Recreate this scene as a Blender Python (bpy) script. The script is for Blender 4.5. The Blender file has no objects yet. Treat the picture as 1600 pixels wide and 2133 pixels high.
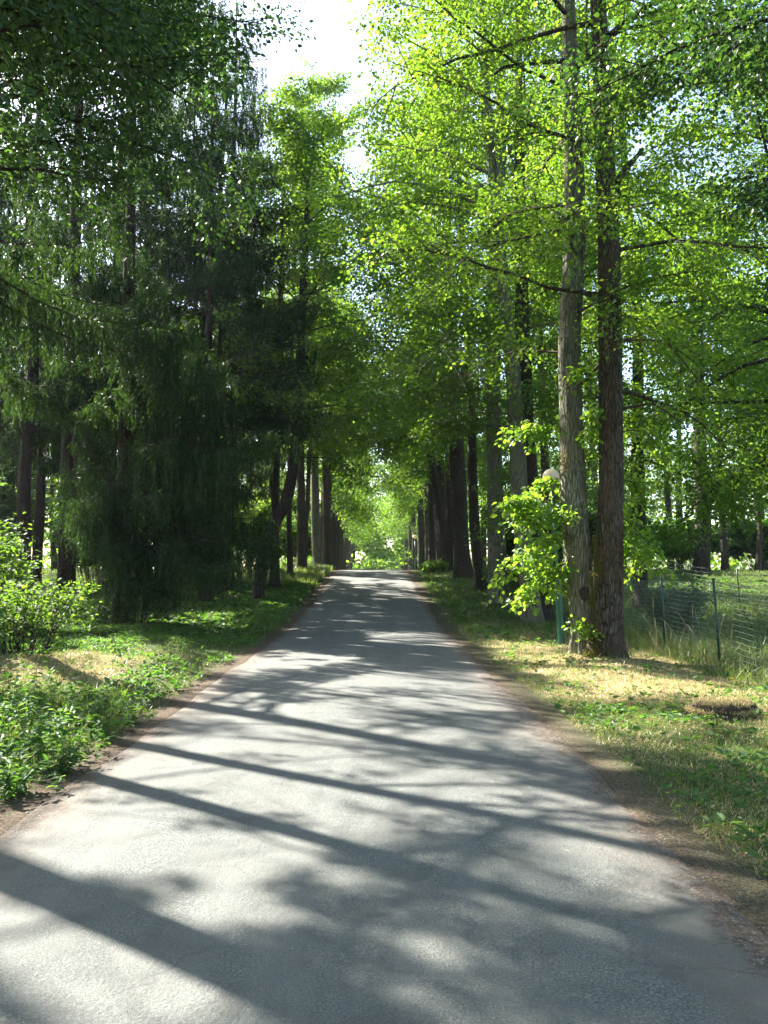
import bpy, math, random
import numpy as np
rs = np.random.RandomState(7)
random.seed(7)
SC = bpy.context.scene
COL = SC.collection
R = math.radians

# ------------------------------------------------------------------ camera
F, CX, CY, VX, HY, CAMH = 1727.0, 800.0, 1066.5, 785.0, 1180.0, 1.6
cd = bpy.data.cameras.new('camera')
cam = bpy.data.objects.new('camera', cd); COL.objects.link(cam); SC.camera = cam
PITCH = math.atan((HY - CY) / F); YAW = math.atan((CX - VX) / F)
cam.location = (0, 0, CAMH)
cam.rotation_euler = (math.pi / 2 + PITCH, 0, -YAW)
cd.sensor_fit = 'VERTICAL'; cd.sensor_height = 24.0
cd.lens = F / 2133.0 * 24.0
cd.clip_start = 0.05; cd.clip_end = 2000
SC.render.resolution_x = 768; SC.render.resolution_y = 1024

# ------------------------------------------------------------------ light
SUN_AZ, SUN_EL = R(50), R(41)        # azimuth to the left of the road's direction
S = np.array([-math.sin(SUN_AZ) * math.cos(SUN_EL), math.cos(SUN_AZ) * math.cos(SUN_EL), math.sin(SUN_EL)])
w = bpy.data.worlds.new('World'); SC.world = w; w.use_nodes = True
nt = w.node_tree
bg = nt.nodes['Background']
sky = nt.nodes.new('ShaderNodeTexSky'); sky.sky_type = 'NISHITA'; sky.sun_disc = False
sky.sun_elevation = SUN_EL; sky.sun_rotation = -SUN_AZ
sky.air_density = 1.0; sky.dust_density = 1.6; sky.ozone_density = 1.0
nt.links.new(sky.outputs[0], bg.inputs[0]); bg.inputs[1].default_value = 0.095
sl = bpy.data.lights.new('sun', 'SUN'); sl.energy = 5.0; sl.angle = R(0.55); sl.color = (1, 0.95, 0.84)
so = bpy.data.objects.new('sun', sl); COL.objects.link(so); so.location = (-20, 20, 40)
from mathutils import Vector
so.rotation_euler = Vector(-S).to_track_quat('-Z', 'Y').to_euler()
SC.view_settings.view_transform = 'Standard'; SC.view_settings.look = 'None'
SC.view_settings.gamma = 1; SC.view_settings.exposure = 2.65
SC.render.engine = 'CYCLES'
SC.cycles.max_bounces = 8; SC.cycles.diffuse_bounces = 4; SC.cycles.transmission_bounces = 4
SC.cycles.glossy_bounces = 2; SC.cycles.sample_clamp_indirect = 4

# ------------------------------------------------------------------ pixel -> world (for laying out from the photo)
_cp, _sp, _cy, _sy = math.cos(PITCH), math.sin(PITCH), math.cos(YAW), math.sin(YAW)
def ray(px, py):
    a, b = (px - CX) / F, (CY - py) / F
    fy, fz = _cp - b * _sp, _sp + b * _cp
    return np.array([a * _cy + fy * _sy, -a * _sy + fy * _cy, fz])
def P(px, py, Y):
    d = ray(px, py); t = Y / d[1]
    return np.array([0, 0, CAMH]) + d * t
def sst(a, b, x):
    t = np.clip((x - a) / (b - a), 0, 1); return t * t * (3 - 2 * t)
def prof(y):
    return 1.38 * sst(19, 50, y) - 0.9 * sst(50, 78, y)
def bump(x, y, cx, cy, rx, ry, h):
    return h * np.exp(-((x - cx) / rx) ** 2 - ((y - cy) / ry) ** 2)
RL, RR = -2.2, 1.62        # edges of the asphalt
def rl(y): return RL - .12 + 0.03 * np.sin(y * .9) + .02 * np.sin(y * 2.7 + 1)
def rr(y): return RR + .16 + 0.03 * np.sin(y * .7 + 2) + .02 * np.sin(y * 2.1)
def gh(x, y):
    x = np.asarray(x, float); y = np.asarray(y, float)
    z = prof(y)
    off = np.maximum(RL - .3 - x, x - RR - .4)
    a = sst(0, 1.2, off)
    n = .035 * np.sin(x * 1.9 + y * .6) + .03 * np.sin(x * .8 - y * 1.7 + 1) + .018 * np.sin(x * 4.3 + y * 3.1) + .015 * np.sin(-x * 3.1 + y * 5.2)
    z = z + a * n
    z = z + bump(x, y, -4.6, 12.2, 1.2, 1.3, .22) * a + bump(x, y, -5.3, 8.6, 1.6, 2, .12) * a
    z = z + a * .10 * sst(0, 3, RL - x) + bump(x, y, 4.0, 14.2, 1.0, .8, .12) - .25 * sst(6, 10, x) * (1 - sst(24, 34, y))
    z = z - .07 * sst(0.25, 0.0, np.maximum(RL + .25 - x, x - RR + .25))   # bed under the asphalt
    return z
def G(px, py):
    d = ray(px, py); o = np.array([0, 0, CAMH]); t = 1.0
    for i in range(6000):
        p = o + d * t
        if p[2] <= gh(p[0], p[1]): break
        t += .01 + t * .002
    return p
def proj(p):
    q = p - np.array([0, 0, CAMH]); return VX + q[0] / q[1] * F, HY - q[2] / q[1] * F

# ------------------------------------------------------------------ object helpers
def tag(o, label=None, cat=None, group=None, kind=None):
    if label: o['label'] = label
    if cat: o['category'] = cat
    if group: o['group'] = group
    if kind: o['kind'] = kind
    return o
def empty(name, loc, label, cat, group=None):
    o = bpy.data.objects.new(name, None); COL.objects.link(o); o.location = loc
    o.empty_display_size = .3
    return tag(o, label, cat, group)
def mesh(name, V, Q, mat, parent=None, org=(0, 0, 0), smooth=False, T=None):
    """V verts in world space, Q quads, T tris; stored relative to org (or the parent's base)."""
    V = np.asarray(V, np.float32).reshape(-1, 3)
    if parent is not None: org = np.array(parent.location)
    V = V - np.asarray(org, np.float32)
    Q = np.asarray(Q, np.int32).reshape(-1, 4) if Q is not None else np.zeros((0, 4), np.int32)
    T = np.asarray(T, np.int32).reshape(-1, 3) if T is not None else np.zeros((0, 3), np.int32)
    me = bpy.data.meshes.new(name)
    me.vertices.add(len(V)); me.vertices.foreach_set('co', V.astype(np.float32).ravel())
    n = len(Q) * 4 + len(T) * 3
    me.loops.add(n); me.loops.foreach_set('vertex_index', np.concatenate([Q.ravel(), T.ravel()]))
    me.polygons.add(len(Q) + len(T))
    st = np.concatenate([np.arange(len(Q)) * 4, len(Q) * 4 + np.arange(len(T)) * 3]).astype(np.int32)
    me.polygons.foreach_set('loop_start', st)
    me.polygons.foreach_set('use_smooth', np.full(len(st), smooth))
    me.update(calc_edges=True)
    me.materials.append(mat)
    o = bpy.data.objects.new(name, me); COL.objects.link(o)
    if parent is not None: o.parent = parent
    else: o.location = org
    return o
class B:
    """collects quads"""
    def __init__(s): s.V = []; s.Q = []; s.n = 0
    def add(s, V, Q):
        s.V.append(np.asarray(V, float)); s.Q.append(np.asarray(Q) + s.n); s.n += len(V)
    def get(s):
        if not s.V: return np.zeros((0, 3)), np.zeros((0, 4), int)
        return np.concatenate(s.V), np.concatenate(s.Q)
    def obj(s, name, mat, parent=None, org=(0, 0, 0), smooth=False):
        V, Q = s.get(); return mesh(name, V, Q, mat, parent, org, smooth)
def tube(path, rad, sides=6, cap=False, wob=None):
    path = np.asarray(path, float); n = len(path); rad = np.broadcast_to(np.asarray(rad, float), (n,))
    t = np.gradient(path, axis=0); t /= np.linalg.norm(t, axis=1)[:, None] + 1e-9
    ref = np.array([1., 0, 0]) if abs(t[:, 2]).mean() > .6 else np.array([0, 0, 1.])
    u = np.cross(t, ref); u /= np.linalg.norm(u, axis=1)[:, None] + 1e-9
    v = np.cross(t, u)
    a = np.arange(sides) / sides * 2 * math.pi
    rr_ = rad[:, None] * (1 if wob is None else wob)
    V = path[:, None, :] + rr_[..., None] * (np.cos(a)[None, :, None] * u[:, None, :] + np.sin(a)[None, :, None] * v[:, None, :])
    V = V.reshape(-1, 3)
    i = np.arange(n - 1)[:, None] * sides; j = np.arange(sides)[None]; k = (j + 1) % sides
    Q = np.stack([i + j, i + k, i + sides + k, i + sides + j], -1).reshape(-1, 4)
    if cap:
        c0 = len(V); V = np.concatenate([V, path[-1:], path[:1]])
        j = np.arange(0, sides, 2)
        top = (n - 1) * sides
        Q = np.concatenate([Q, np.stack([np.full(len(j), c0), top + j, top + (j + 1) % sides, top + (j + 2) % sides], -1),
                            np.stack([np.full(len(j), c0 + 1), (j + 2) % sides, (j + 1) % sides, j], -1)])
    return V, Q
def unit(v): return v / (np.linalg.norm(v, axis=-1, keepdims=True) + 1e-9)
def leaves(c, d, n, L, W, fine=False):
    """c base points, d directions, n normals (N,3); L, W arrays. Oval pointed leaves folded along the midrib."""
    N = len(c); d = unit(d); s = unit(np.cross(d, n)); n = np.cross(s, d)
    L = np.broadcast_to(L, (N,))[:, None]; W = np.broadcast_to(W, (N,))[:, None]
    if not fine:
        V = np.stack([c, c + d * L * .42 + s * W * .5 + n * L * .05, c + d * L - n * L * .06, c + d * L * .42 - s * W * .5 + n * L * .05], 1)
        return V.reshape(-1, 3), np.arange(N * 4).reshape(-1, 4)
    V = np.stack([c, c + d * L * .22 + s * W * .46 + n * L * .05, c + d * L * .62 + s * W * .42 + n * L * .03, c + d * L - n * L * .12,
                  c + d * L * .62 - s * W * .42 + n * L * .03, c + d * L * .22 - s * W * .46 + n * L * .05], 1)
    b = np.arange(N)[:, None] * 6
    Q = np.concatenate([b + [0, 1, 2, 3], b + [0, 3, 4, 5]])
    return V.reshape(-1, 3), Q

# ------------------------------------------------------------------ where the sun gets through the canopy (gaps in the crowns)
def inpoly(x, y, poly):
    r = np.zeros(np.shape(x), bool); n = len(poly)
    for i in range(n):
        x0, y0 = poly[i]; x1, y1 = poly[(i + 1) % n]
        if y0 == y1: continue
        c = ((y0 > y) != (y1 > y)) & (x < (x1 - x0) * (y - y0) / (y1 - y0) + x0); r ^= c
    return r
GAPS = []      # (polygon on the ground in metres, share of leaves dropped)
def gap(pxs, share):
    GAPS.append(([tuple(G(a, b)[:2]) for a, b in pxs], share))
gap([(-250, 1800), (230, 1610), (360, 1548), (620, 1580), (900, 1640), (1180, 1700), (1290, 1745), (1000, 1740), (760, 1720), (980, 1830),
     (760, 1840), (860, 1940), (620, 1900), (700, 2060), (640, 2400), (-900, 2400)], .7)
gap([(850, 1990), (960, 1995), (1080, 2060), (1060, 2090), (960, 2070), (850, 2030)], 1)
gap([(1090, 2030), (1210, 2050), (1210, 2075), (1110, 2070)], .9)
gap([(1180, 1985), (1330, 2000), (1370, 2035), (1230, 2020)], .85)
gap([(850, 1645), (1060, 1640), (1180, 1690), (1050, 1700)], .6)
gap([(1120, 1650), (1350, 1700), (1320, 1740), (1180, 1700)], .6)
gap([(960, 1300), (1150, 1335), (1230, 1365), (1700, 1395), (1700, 1475), (1400, 1450), (1200, 1430), (1080, 1390)], 1)
gap([(1380, 1375), (1290, 1360), (1290, 1345), (1450, 1380)], 1)
gap([(760, 1318), (930, 1322), (970, 1352), (780, 1348)], 1)
gap([(640, 1296), (840, 1298), (880, 1310), (650, 1308)], .8)
gap([(715, 1204), (850, 1204), (860, 1217), (700, 1217)], .9)
gap([(690, 1236), (880, 1240), (880, 1247), (690, 1245)], .7)
gap([(560, 1375), (760, 1385), (760, 1400), (520, 1400)], .7)
gap([(820, 1430), (960, 1440), (960, 1452), (820, 1448)], .6)
gap([(200, 1360), (330, 1370), (360, 1450), (180, 1460)], .8)
gap([(370, 1290), (540, 1280), (540, 1320), (380, 1330)], .7)
gap([(-60, 1480), (200, 1500), (230, 1600), (-60, 1720)], .6)
gap([(1470, 1192), (1900, 1192), (1900, 1215), (1470, 1210)], 1)
gap([(1330, 1203), (1600, 1203), (1900, 1300), (1330, 1290)], .55)
gap([(380, 1268), (520, 1262), (560, 1275), (400, 1290)], .6)
TG = []        # (point to be lit, radius): things in the air that stand in the sun
for a, b, Y, r in [(1110, 1130, 14.6, .95), (1110, 1010, 14.6, .9), (1090, 1200, 14.6, .7), (1148, 990, 17.3, .7), (1180, 1320, 14.3, .5), (1240, 1300, 14.0, .4),
                   (30, 1110, 17.0, .8), (70, 1270, 14.5, .6), (130, 1330, 14, .4), (30, 1560, 7.5, .5), (1192, 820, 14.3, .35), (1196, 1000, 14.3, .35), (1206, 1180, 14.3, .35), (1266, 1040, 14.1, .3), (1268, 800, 14.1, .35),
                   (520, 1110, 37, 3.2), (500, 1040, 38, 2.5), (20, 950, 24, 1.6), (1600, 1050, 40, 4), (1450, 1080, 36, 2.5)]:
    TG.append((P(a, b, Y), r))
def keep(c):
    """which leaf positions survive: drops those whose shadow would fall in a gap"""
    c = np.asarray(c); k = np.ones(len(c), bool)
    t = (c[:, 2] - 0.02) / S[2]
    gx, gy = c[:, 0] - S[0] * t, c[:, 1] - S[1] * t
    for _ in range(3):
        t = (c[:, 2] - gh(gx, gy)) / S[2]; gx, gy = c[:, 0] - S[0] * t, c[:, 1] - S[1] * t
    jx = gx + .10 * np.sin(gy * 7 + gx * 3) + .05 * np.sin(gx * 17 + 1); jy = gy + .12 * np.sin(gx * 6) + .05 * np.sin(gy * 19 + gx * 5)
    high = c[:, 2] > 2.2 + gh(gx, gy)
    for poly, sh in GAPS:
        ins = inpoly(jx, jy, poly) & high
        if sh < 1: ins &= (np.sin(gx * 3.1 + gy * 4.4) * .26 + np.sin(gx * 2.3 - gy * 7 + 1) * .26 + .5 < sh)
        k &= ~ins
    # small stretched flecks everywhere on the carriageway
    fl = np.sin(gx * 2.1 + 1.3 * np.sin(gy * 1.1)) * np.sin(gy * 3.4 + 1.7 * np.sin(gx * 1.4)) + .35 * np.sin(gx * 6 + gy * 4)
    k &= ~((fl > np.where(gy < 20, .86, .7)) & high & (np.abs(gx) < 3.2) & (gy > 4) & (gy < 70))
    for p, r in TG:
        q = c - p; w_ = q @ S; d2 = (q * q).sum(1) - w_ * w_
        k &= ~((d2 < r * r) & (w_ > 1.2))
    return k

# ------------------------------------------------------------------ materials
def new_mat(name):
    m = bpy.data.materials.new(name); m.use_nodes = True; n = m.node_tree; n.nodes.clear()
    out = n.nodes.new('ShaderNodeOutputMaterial'); return m, n, out
def N(n, t, **k):
    x = n.nodes.new(t)
    for a, b in k.items():
        if a.startswith('i_'): x.inputs[a[2:].replace('_', ' ')].default_value = b
        else: setattr(x, a, b)
    return x
def ramp(n, src, pts, interp='LINEAR'):
    r = n.nodes.new('ShaderNodeValToRGB'); r.color_ramp.interpolation = interp
    e = r.color_ramp.elements
    while len(e) < len(pts): e.new(.5)
    for i, (p, c) in enumerate(pts):
        e[i].position = p; e[i].color = (*c, 1) if len(c) == 3 else c
    n.links.new(src, r.inputs[0]); return r.outputs[0]
def noise(n, scale, detail=4, vec=None, rough=.55, dist=0):
    x = N(n, 'ShaderNodeTexNoise'); x.inputs['Scale'].default_value = scale; x.inputs['Detail'].default_value = detail
    x.inputs['Roughness'].default_value = rough; x.inputs['Distortion'].default_value = dist
    if vec is not None: n.links.new(vec, x.inputs['Vector'])
    return x.outputs['Fac']
def mixc(n, f, a, b):
    x = N(n, 'ShaderNodeMix', data_type='RGBA')
    if hasattr(f, 'is_output'): n.links.new(f, x.inputs[0])
    else: x.inputs[0].default_value = f
    for s, v in ((6, a), (7, b)):
        if hasattr(v, 'is_output'): n.links.new(v, x.inputs[s])
        else: x.inputs[s].default_value = (*v, 1)
    return x.outputs[2]
def wpos(n):
    return N(n, 'ShaderNodeNewGeometry').outputs['Position']
def leaf_mat(name, cols, trans, tf=.5, rough=.42, spec=.5):
    m, n, out = new_mat(name)
    g = N(n, 'ShaderNodeNewGeometry')
    c = ramp(n, g.outputs['Random Per Island'], [(i / (len(cols) - 1), x) for i, x in enumerate(cols)])
    t = ramp(n, g.outputs['Random Per Island'], [(i / (len(trans) - 1), x) for i, x in enumerate(trans)])
    nz = noise(n, .45, 2, g.outputs['Position'])
    hs = N(n, 'ShaderNodeHueSaturation'); n.links.new(ramp(n, nz, [(.3, (.75, .75, .75)), (.7, (1.25, 1.25, 1.25))]), hs.inputs['Value']); n.links.new(c, hs.inputs['Color'])
    pb = N(n, 'ShaderNodeBsdfPrincipled'); pb.inputs['Roughness'].default_value = rough; pb.inputs['Specular IOR Level'].default_value = spec
    n.links.new(hs.outputs[0], pb.inputs['Base Color'])
    tr = N(n, 'ShaderNodeBsdfTranslucent'); n.links.new(t, tr.inputs['Color'])
    ms = N(n, 'ShaderNodeMixShader'); ms.inputs[0].default_value = tf
    n.links.new(pb.outputs[0], ms.inputs[1]); n.links.new(tr.outputs[0], ms.inputs[2]); n.links.new(ms.outputs[0], out.inputs[0])
    return m
def bark_mat(name, dark, light, accent, moss=0.0, scale=1.0, bumpd=.045, mosslev=None):
    m, n, out = new_mat(name)
    tc = N(n, 'ShaderNodeTexCoord'); mp = N(n, 'ShaderNodeMapping'); mp.inputs['Scale'].default_value = (9 * scale, 9 * scale, 1.5 * scale)
    n.links.new(tc.outputs['Object'], mp.inputs[0])
    ridg = noise(n, 3.0, 6, mp.outputs[0], .65, .6)
    vo = N(n, 'ShaderNodeTexVoronoi', feature='DISTANCE_TO_EDGE'); vo.inputs['Scale'].default_value = 3.2
    n.links.new(mp.outputs[0], vo.inputs['Vector'])
    big = noise(n, 1.3, 4, tc.outputs['Object'], .6)
    fin = noise(n, 60, 3, tc.outputs['Object'], .7)
    c = ramp(n, ridg, [(.38, dark), (.6, light)])
    c = mixc(n, ramp(n, vo.outputs[0], [(0, (.8, .8, .8)), (.12, (0, 0, 0))]), c, tuple(x * .45 for x in dark))
    c = mixc(n, ramp(n, big, [(.42, (0, 0, 0)), (.62, (1, 1, 1))]), c, accent)
    c = mixc(n, ramp(n, fin, [(.62, (0, 0, 0)), (.75, (.6, .6, .6))]), c, tuple(min(1, x * 1.9) for x in light))
    if moss > 0:
        mn = noise(n, 2.3, 5, tc.outputs['Object'], .7)
        c = mixc(n, ramp(n, mn, [(.62 - moss * .3, (0, 0, 0)), (.70 - moss * .2, (1, 1, 1))]), c, (.09, .10, .02))
    pb = N(n, 'ShaderNodeBsdfPrincipled'); pb.inputs['Roughness'].default_value = .92; pb.inputs['Specular IOR Level'].default_value = .15
    n.links.new(c, pb.inputs['Base Color'])
    ad = N(n, 'ShaderNodeMath', operation='MULTIPLY_ADD'); n.links.new(ridg, ad.inputs[0]); ad.inputs[1].default_value = 1.0
    n.links.new(ramp(n, vo.outputs[0], [(0, (0, 0, 0)), (.18, (1, 1, 1))]), ad.inputs[2])
    bp = N(n, 'ShaderNodeBump'); bp.inputs['Distance'].default_value = bumpd; bp.inputs['Strength'].default_value = 1
    n.links.new(ad.outputs[0], bp.inputs['Height']); n.links.new(bp.outputs[0], pb.inputs['Normal'])
    n.links.new(pb.outputs[0], out.inputs[0]); return m
def plain_mat(name, col, rough=.5, metal=0, col2=None, sc=8, bumpd=0):
    m, n, out = new_mat(name)
    pb = N(n, 'ShaderNodeBsdfPrincipled'); pb.inputs['Roughness'].default_value = rough; pb.inputs['Metallic'].default_value = metal
    tc = N(n, 'ShaderNodeTexCoord'); f = noise(n, sc, 5, tc.outputs['Object'], .65)
    n.links.new(ramp(n, f, [(.35, col), (.7, col2 or tuple(x * .75 for x in col))]), pb.inputs['Base Color'])
    if bumpd:
        bp = N(n, 'ShaderNodeBump'); bp.inputs['Distance'].default_value = bumpd; n.links.new(f, bp.inputs['Height']); n.links.new(bp.outputs[0], pb.inputs['Normal'])
    n.links.new(pb.outputs[0], out.inputs[0]); return m
M = {}
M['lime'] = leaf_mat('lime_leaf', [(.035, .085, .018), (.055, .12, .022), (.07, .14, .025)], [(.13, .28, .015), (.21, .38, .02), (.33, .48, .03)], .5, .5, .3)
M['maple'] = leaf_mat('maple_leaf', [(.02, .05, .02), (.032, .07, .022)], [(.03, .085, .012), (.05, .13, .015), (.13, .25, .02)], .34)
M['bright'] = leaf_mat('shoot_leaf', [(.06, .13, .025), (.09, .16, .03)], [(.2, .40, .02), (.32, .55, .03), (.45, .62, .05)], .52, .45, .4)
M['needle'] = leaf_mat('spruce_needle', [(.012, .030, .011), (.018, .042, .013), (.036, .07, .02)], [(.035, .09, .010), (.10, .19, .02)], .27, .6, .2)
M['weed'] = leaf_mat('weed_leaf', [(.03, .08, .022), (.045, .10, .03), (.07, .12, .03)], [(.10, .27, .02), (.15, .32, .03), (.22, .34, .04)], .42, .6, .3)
M['grass'] = leaf_mat('grass_blade', [(.05, .11, .025), (.08, .13, .03), (.13, .15, .04), (.26, .22, .09)], [(.12, .27, .03), (.2, .3, .04), (.3, .3, .08)], .4)
M['straw'] = leaf_mat('dry_straw', [(.40, .31, .15), (.55, .46, .24), (.28, .20, .10)], [(.4, .32, .15), (.45, .38, .17)], .3)
M['litter'] = leaf_mat('leaf_litter', [(.12, .055, .03), (.22, .12, .07), (.36, .24, .15), (.08, .04, .025), (.42, .33, .24)], [(.15, .07, .03), (.2, .1, .04)], .15, .7, .2)
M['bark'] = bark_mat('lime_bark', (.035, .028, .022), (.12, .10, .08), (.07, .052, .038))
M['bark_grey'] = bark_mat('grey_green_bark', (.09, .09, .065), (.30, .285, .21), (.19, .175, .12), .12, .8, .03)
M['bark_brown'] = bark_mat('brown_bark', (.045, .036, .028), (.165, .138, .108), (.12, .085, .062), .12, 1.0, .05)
M['bark_spruce'] = bark_mat('spruce_bark', (.025, .018, .013), (.095, .066, .046), (.06, .036, .025), 0, 2.0, .03)
M['moss'] = leaf_mat('moss', [(.10, .09, .02), (.17, .13, .025), (.08, .10, .02)], [(.2, .17, .03), (.2, .2, .03)], .2, .8, .1)
M['pole'] = plain_mat('green_paint', (.010, .10, .055), .4, 0, (.012, .075, .045), 4)
M['post'] = plain_mat('dark_green_paint', (.008, .05, .03), .45, 0, (.01, .035, .022), 6)
M['wire'] = plain_mat('galvanised_wire', (.22, .27, .25), .3, .85, (.10, .14, .12), 5)
M['stump'] = plain_mat('rotten_wood', (.05, .035, .022), .95, 0, (.02, .014, .01), 14, .03)
M['stone'] = plain_mat('dark_stone', (.04, .042, .045), .9, 0, (.02, .02, .022), 12, .02)
M['band'] = plain_mat('lamp_band', (.06, .05, .04), .5)
def globe_mat():
    m, n, out = new_mat('opal_globe'); pb = N(n, 'ShaderNodeBsdfPrincipled'); pb.inputs['Base Color'].default_value = (.72, .64, .50, 1); pb.inputs['Roughness'].default_value = .18
    tr = N(n, 'ShaderNodeBsdfTranslucent'); tr.inputs[0].default_value = (.95, .88, .72, 1); ms = N(n, 'ShaderNodeMixShader'); ms.inputs[0].default_value = .35
    n.links.new(pb.outputs[0], ms.inputs[1]); n.links.new(tr.outputs[0], ms.inputs[2]); n.links.new(ms.outputs[0], out.inputs[0]); return m
M['globe'] = globe_mat()
def dirt_col(n, p):
    c = ramp(n, noise(n, 38, 6, p, .8), [(.34, (.025, .020, .016)), (.48, (.075, .056, .043)), (.6, (.15, .108, .082)), (.72, (.32, .26, .2))])
    v = N(n, 'ShaderNodeTexVoronoi'); v.inputs['Scale'].default_value = 55; n.links.new(p, v.inputs['Vector'])
    f = N(n, 'ShaderNodeMath', operation='MULTIPLY'); n.links.new(ramp(n, v.outputs['Distance'], [(.16, (1, 1, 1)), (.26, (0, 0, 0))]), f.inputs[0]); n.links.new(ramp(n, noise(n, 5, 4, p, .7), [(.45, (0, 0, 0)), (.6, (1, 1, 1))]), f.inputs[1])
    return mixc(n, f.outputs[0], c, mixc(n, .55, v.outputs['Color'], (.3, .27, .24)))
def asphalt():
    m, n, out = new_mat('old_asphalt'); p = wpos(n)
    fine = noise(n, 95, 3, p, .8); mid = noise(n, 16, 5, p, .7); big = noise(n, .9, 6, p, .65, .5); patch = noise(n, 3.2, 4, p, .6)
    c = ramp(n, fine, [(.32, (.038, .042, .041)), (.5, (.105, .113, .107)), (.68, (.245, .249, .235))])
    c = mixc(n, ramp(n, big, [(.40, (0, 0, 0)), (.66, (.75, .75, .75))]), c, (.123, .125, .116))
    c = mixc(n, ramp(n, patch, [(.5, (0, 0, 0)), (.66, (.6, .6, .6))]), c, (.07, .073, .068))
    # long worn wheel tracks and old tar repairs
    mpg = N(n, 'ShaderNodeMapping'); mpg.inputs['Scale'].default_value = (1.6, .12, 1); n.links.new(p, mpg.inputs[0])
    c = mixc(n, ramp(n, noise(n, 1.4, 5, mpg.outputs[0], .6), [(.48, (0, 0, 0)), (.62, (.5, .5, .5))]), c, (.153, .156, .145))
    # grit and stone chips
    v = N(n, 'ShaderNodeTexVoronoi'); v.inputs['Scale'].default_value = 38; n.links.new(p, v.inputs['Vector'])
    c = mixc(n, ramp(n, v.outputs['Distance'], [(.06, (.5, .5, .5)), (.14, (0, 0, 0))]), c, mixc(n, .5, v.outputs['Color'], (.25, .23, .2)))
    # worn dusty margins
    sx = N(n, 'ShaderNodeSeparateXYZ'); n.links.new(p, sx.inputs[0])
    ab = N(n, 'ShaderNodeMath', operation='ADD'); n.links.new(sx.outputs[0], ab.inputs[0]); ab.inputs[1].default_value = .29
    ab2 = N(n, 'ShaderNodeMath', operation='ABSOLUTE'); n.links.new(ab.outputs[0], ab2.inputs[0])
    ad = N(n, 'ShaderNodeMath', operation='MULTIPLY_ADD'); n.links.new(patch, ad.inputs[0]); ad.inputs[1].default_value = .9; n.links.new(ab2.outputs[0], ad.inputs[2])
    dust = ramp(n, ad.outputs[0], [(0, (0, 0, 0)), (.5, (0, 0, 0))])
    j2 = noise(n, 1.1, 7, p, .7); j3 = noise(n, 14, 4, p, .7)
    s1 = N(n, 'ShaderNodeMath', operation='MULTIPLY_ADD'); n.links.new(j2, s1.inputs[0]); s1.inputs[1].default_value = .8; n.links.new(ab2.outputs[0], s1.inputs[2])
    s2 = N(n, 'ShaderNodeMath', operation='MULTIPLY_ADD'); n.links.new(j3, s2.inputs[0]); s2.inputs[1].default_value = .5; n.links.new(s1.outputs[0], s2.inputs[2])
    dirtc = dirt_col(n, p)
    def mrg(a, b, hi):
        mr = N(n, 'ShaderNodeMapRange'); n.links.new(s2.outputs[0], mr.inputs[0]); mr.inputs[1].default_value = a; mr.inputs[2].default_value = b; mr.inputs[4].default_value = hi; return mr.outputs[0]
    c = mixc(n, mrg(2.0, 2.4, .4), c, (.15, .12, .098))
    c = mixc(n, mrg(2.4, 2.55, 1.0), c, dirtc)
    # cracks
    wv = N(n, 'ShaderNodeMix', data_type='VECTOR'); wv.inputs[0].default_value = .3
    nc = N(n, 'ShaderNodeTexNoise'); nc.inputs['Scale'].default_value = 2.5; n.links.new(p, nc.inputs['Vector']); n.links.new(p, wv.inputs[4]); n.links.new(nc.outputs['Color'], wv.inputs[5])
    vc = N(n, 'ShaderNodeTexVoronoi', feature='DISTANCE_TO_EDGE'); vc.inputs['Scale'].default_value = 1.1; n.links.new(wv.outputs[1], vc.inputs['Vector'])
    cr = ramp(n, vc.outputs[0], [(.0, (.6, .6, .6)), (.006, (0, 0, 0))])
    cm = N(n, 'ShaderNodeMath', operation='MULTIPLY'); n.links.new(cr, cm.inputs[0]); n.links.new(ramp(n, big, [(.48, (0, 0, 0)), (.6, (1, 1, 1))]), cm.inputs[1])
    c = mixc(n, cm.outputs[0], c, (.06, .055, .05))
    pb = N(n, 'ShaderNodeBsdfPrincipled'); pb.inputs['Roughness'].default_value = .78; pb.inputs['Specular IOR Level'].default_value = .35; n.links.new(c, pb.inputs['Base Color'])
    h = N(n, 'ShaderNodeMath', operation='MULTIPLY_ADD'); n.links.new(mid, h.inputs[0]); h.inputs[1].default_value = 1.2; n.links.new(fine, h.inputs[2])
    bp = N(n, 'ShaderNodeBump'); bp.inputs['Distance'].default_value = .014; bp.inputs['Strength'].default_value = .9; n.links.new(h.outputs[0], bp.inputs['Height']); n.links.new(bp.outputs[0], pb.inputs['Normal'])
    n.links.new(pb.outputs[0], out.inputs[0]); return m
M['asphalt'] = asphalt()
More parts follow.
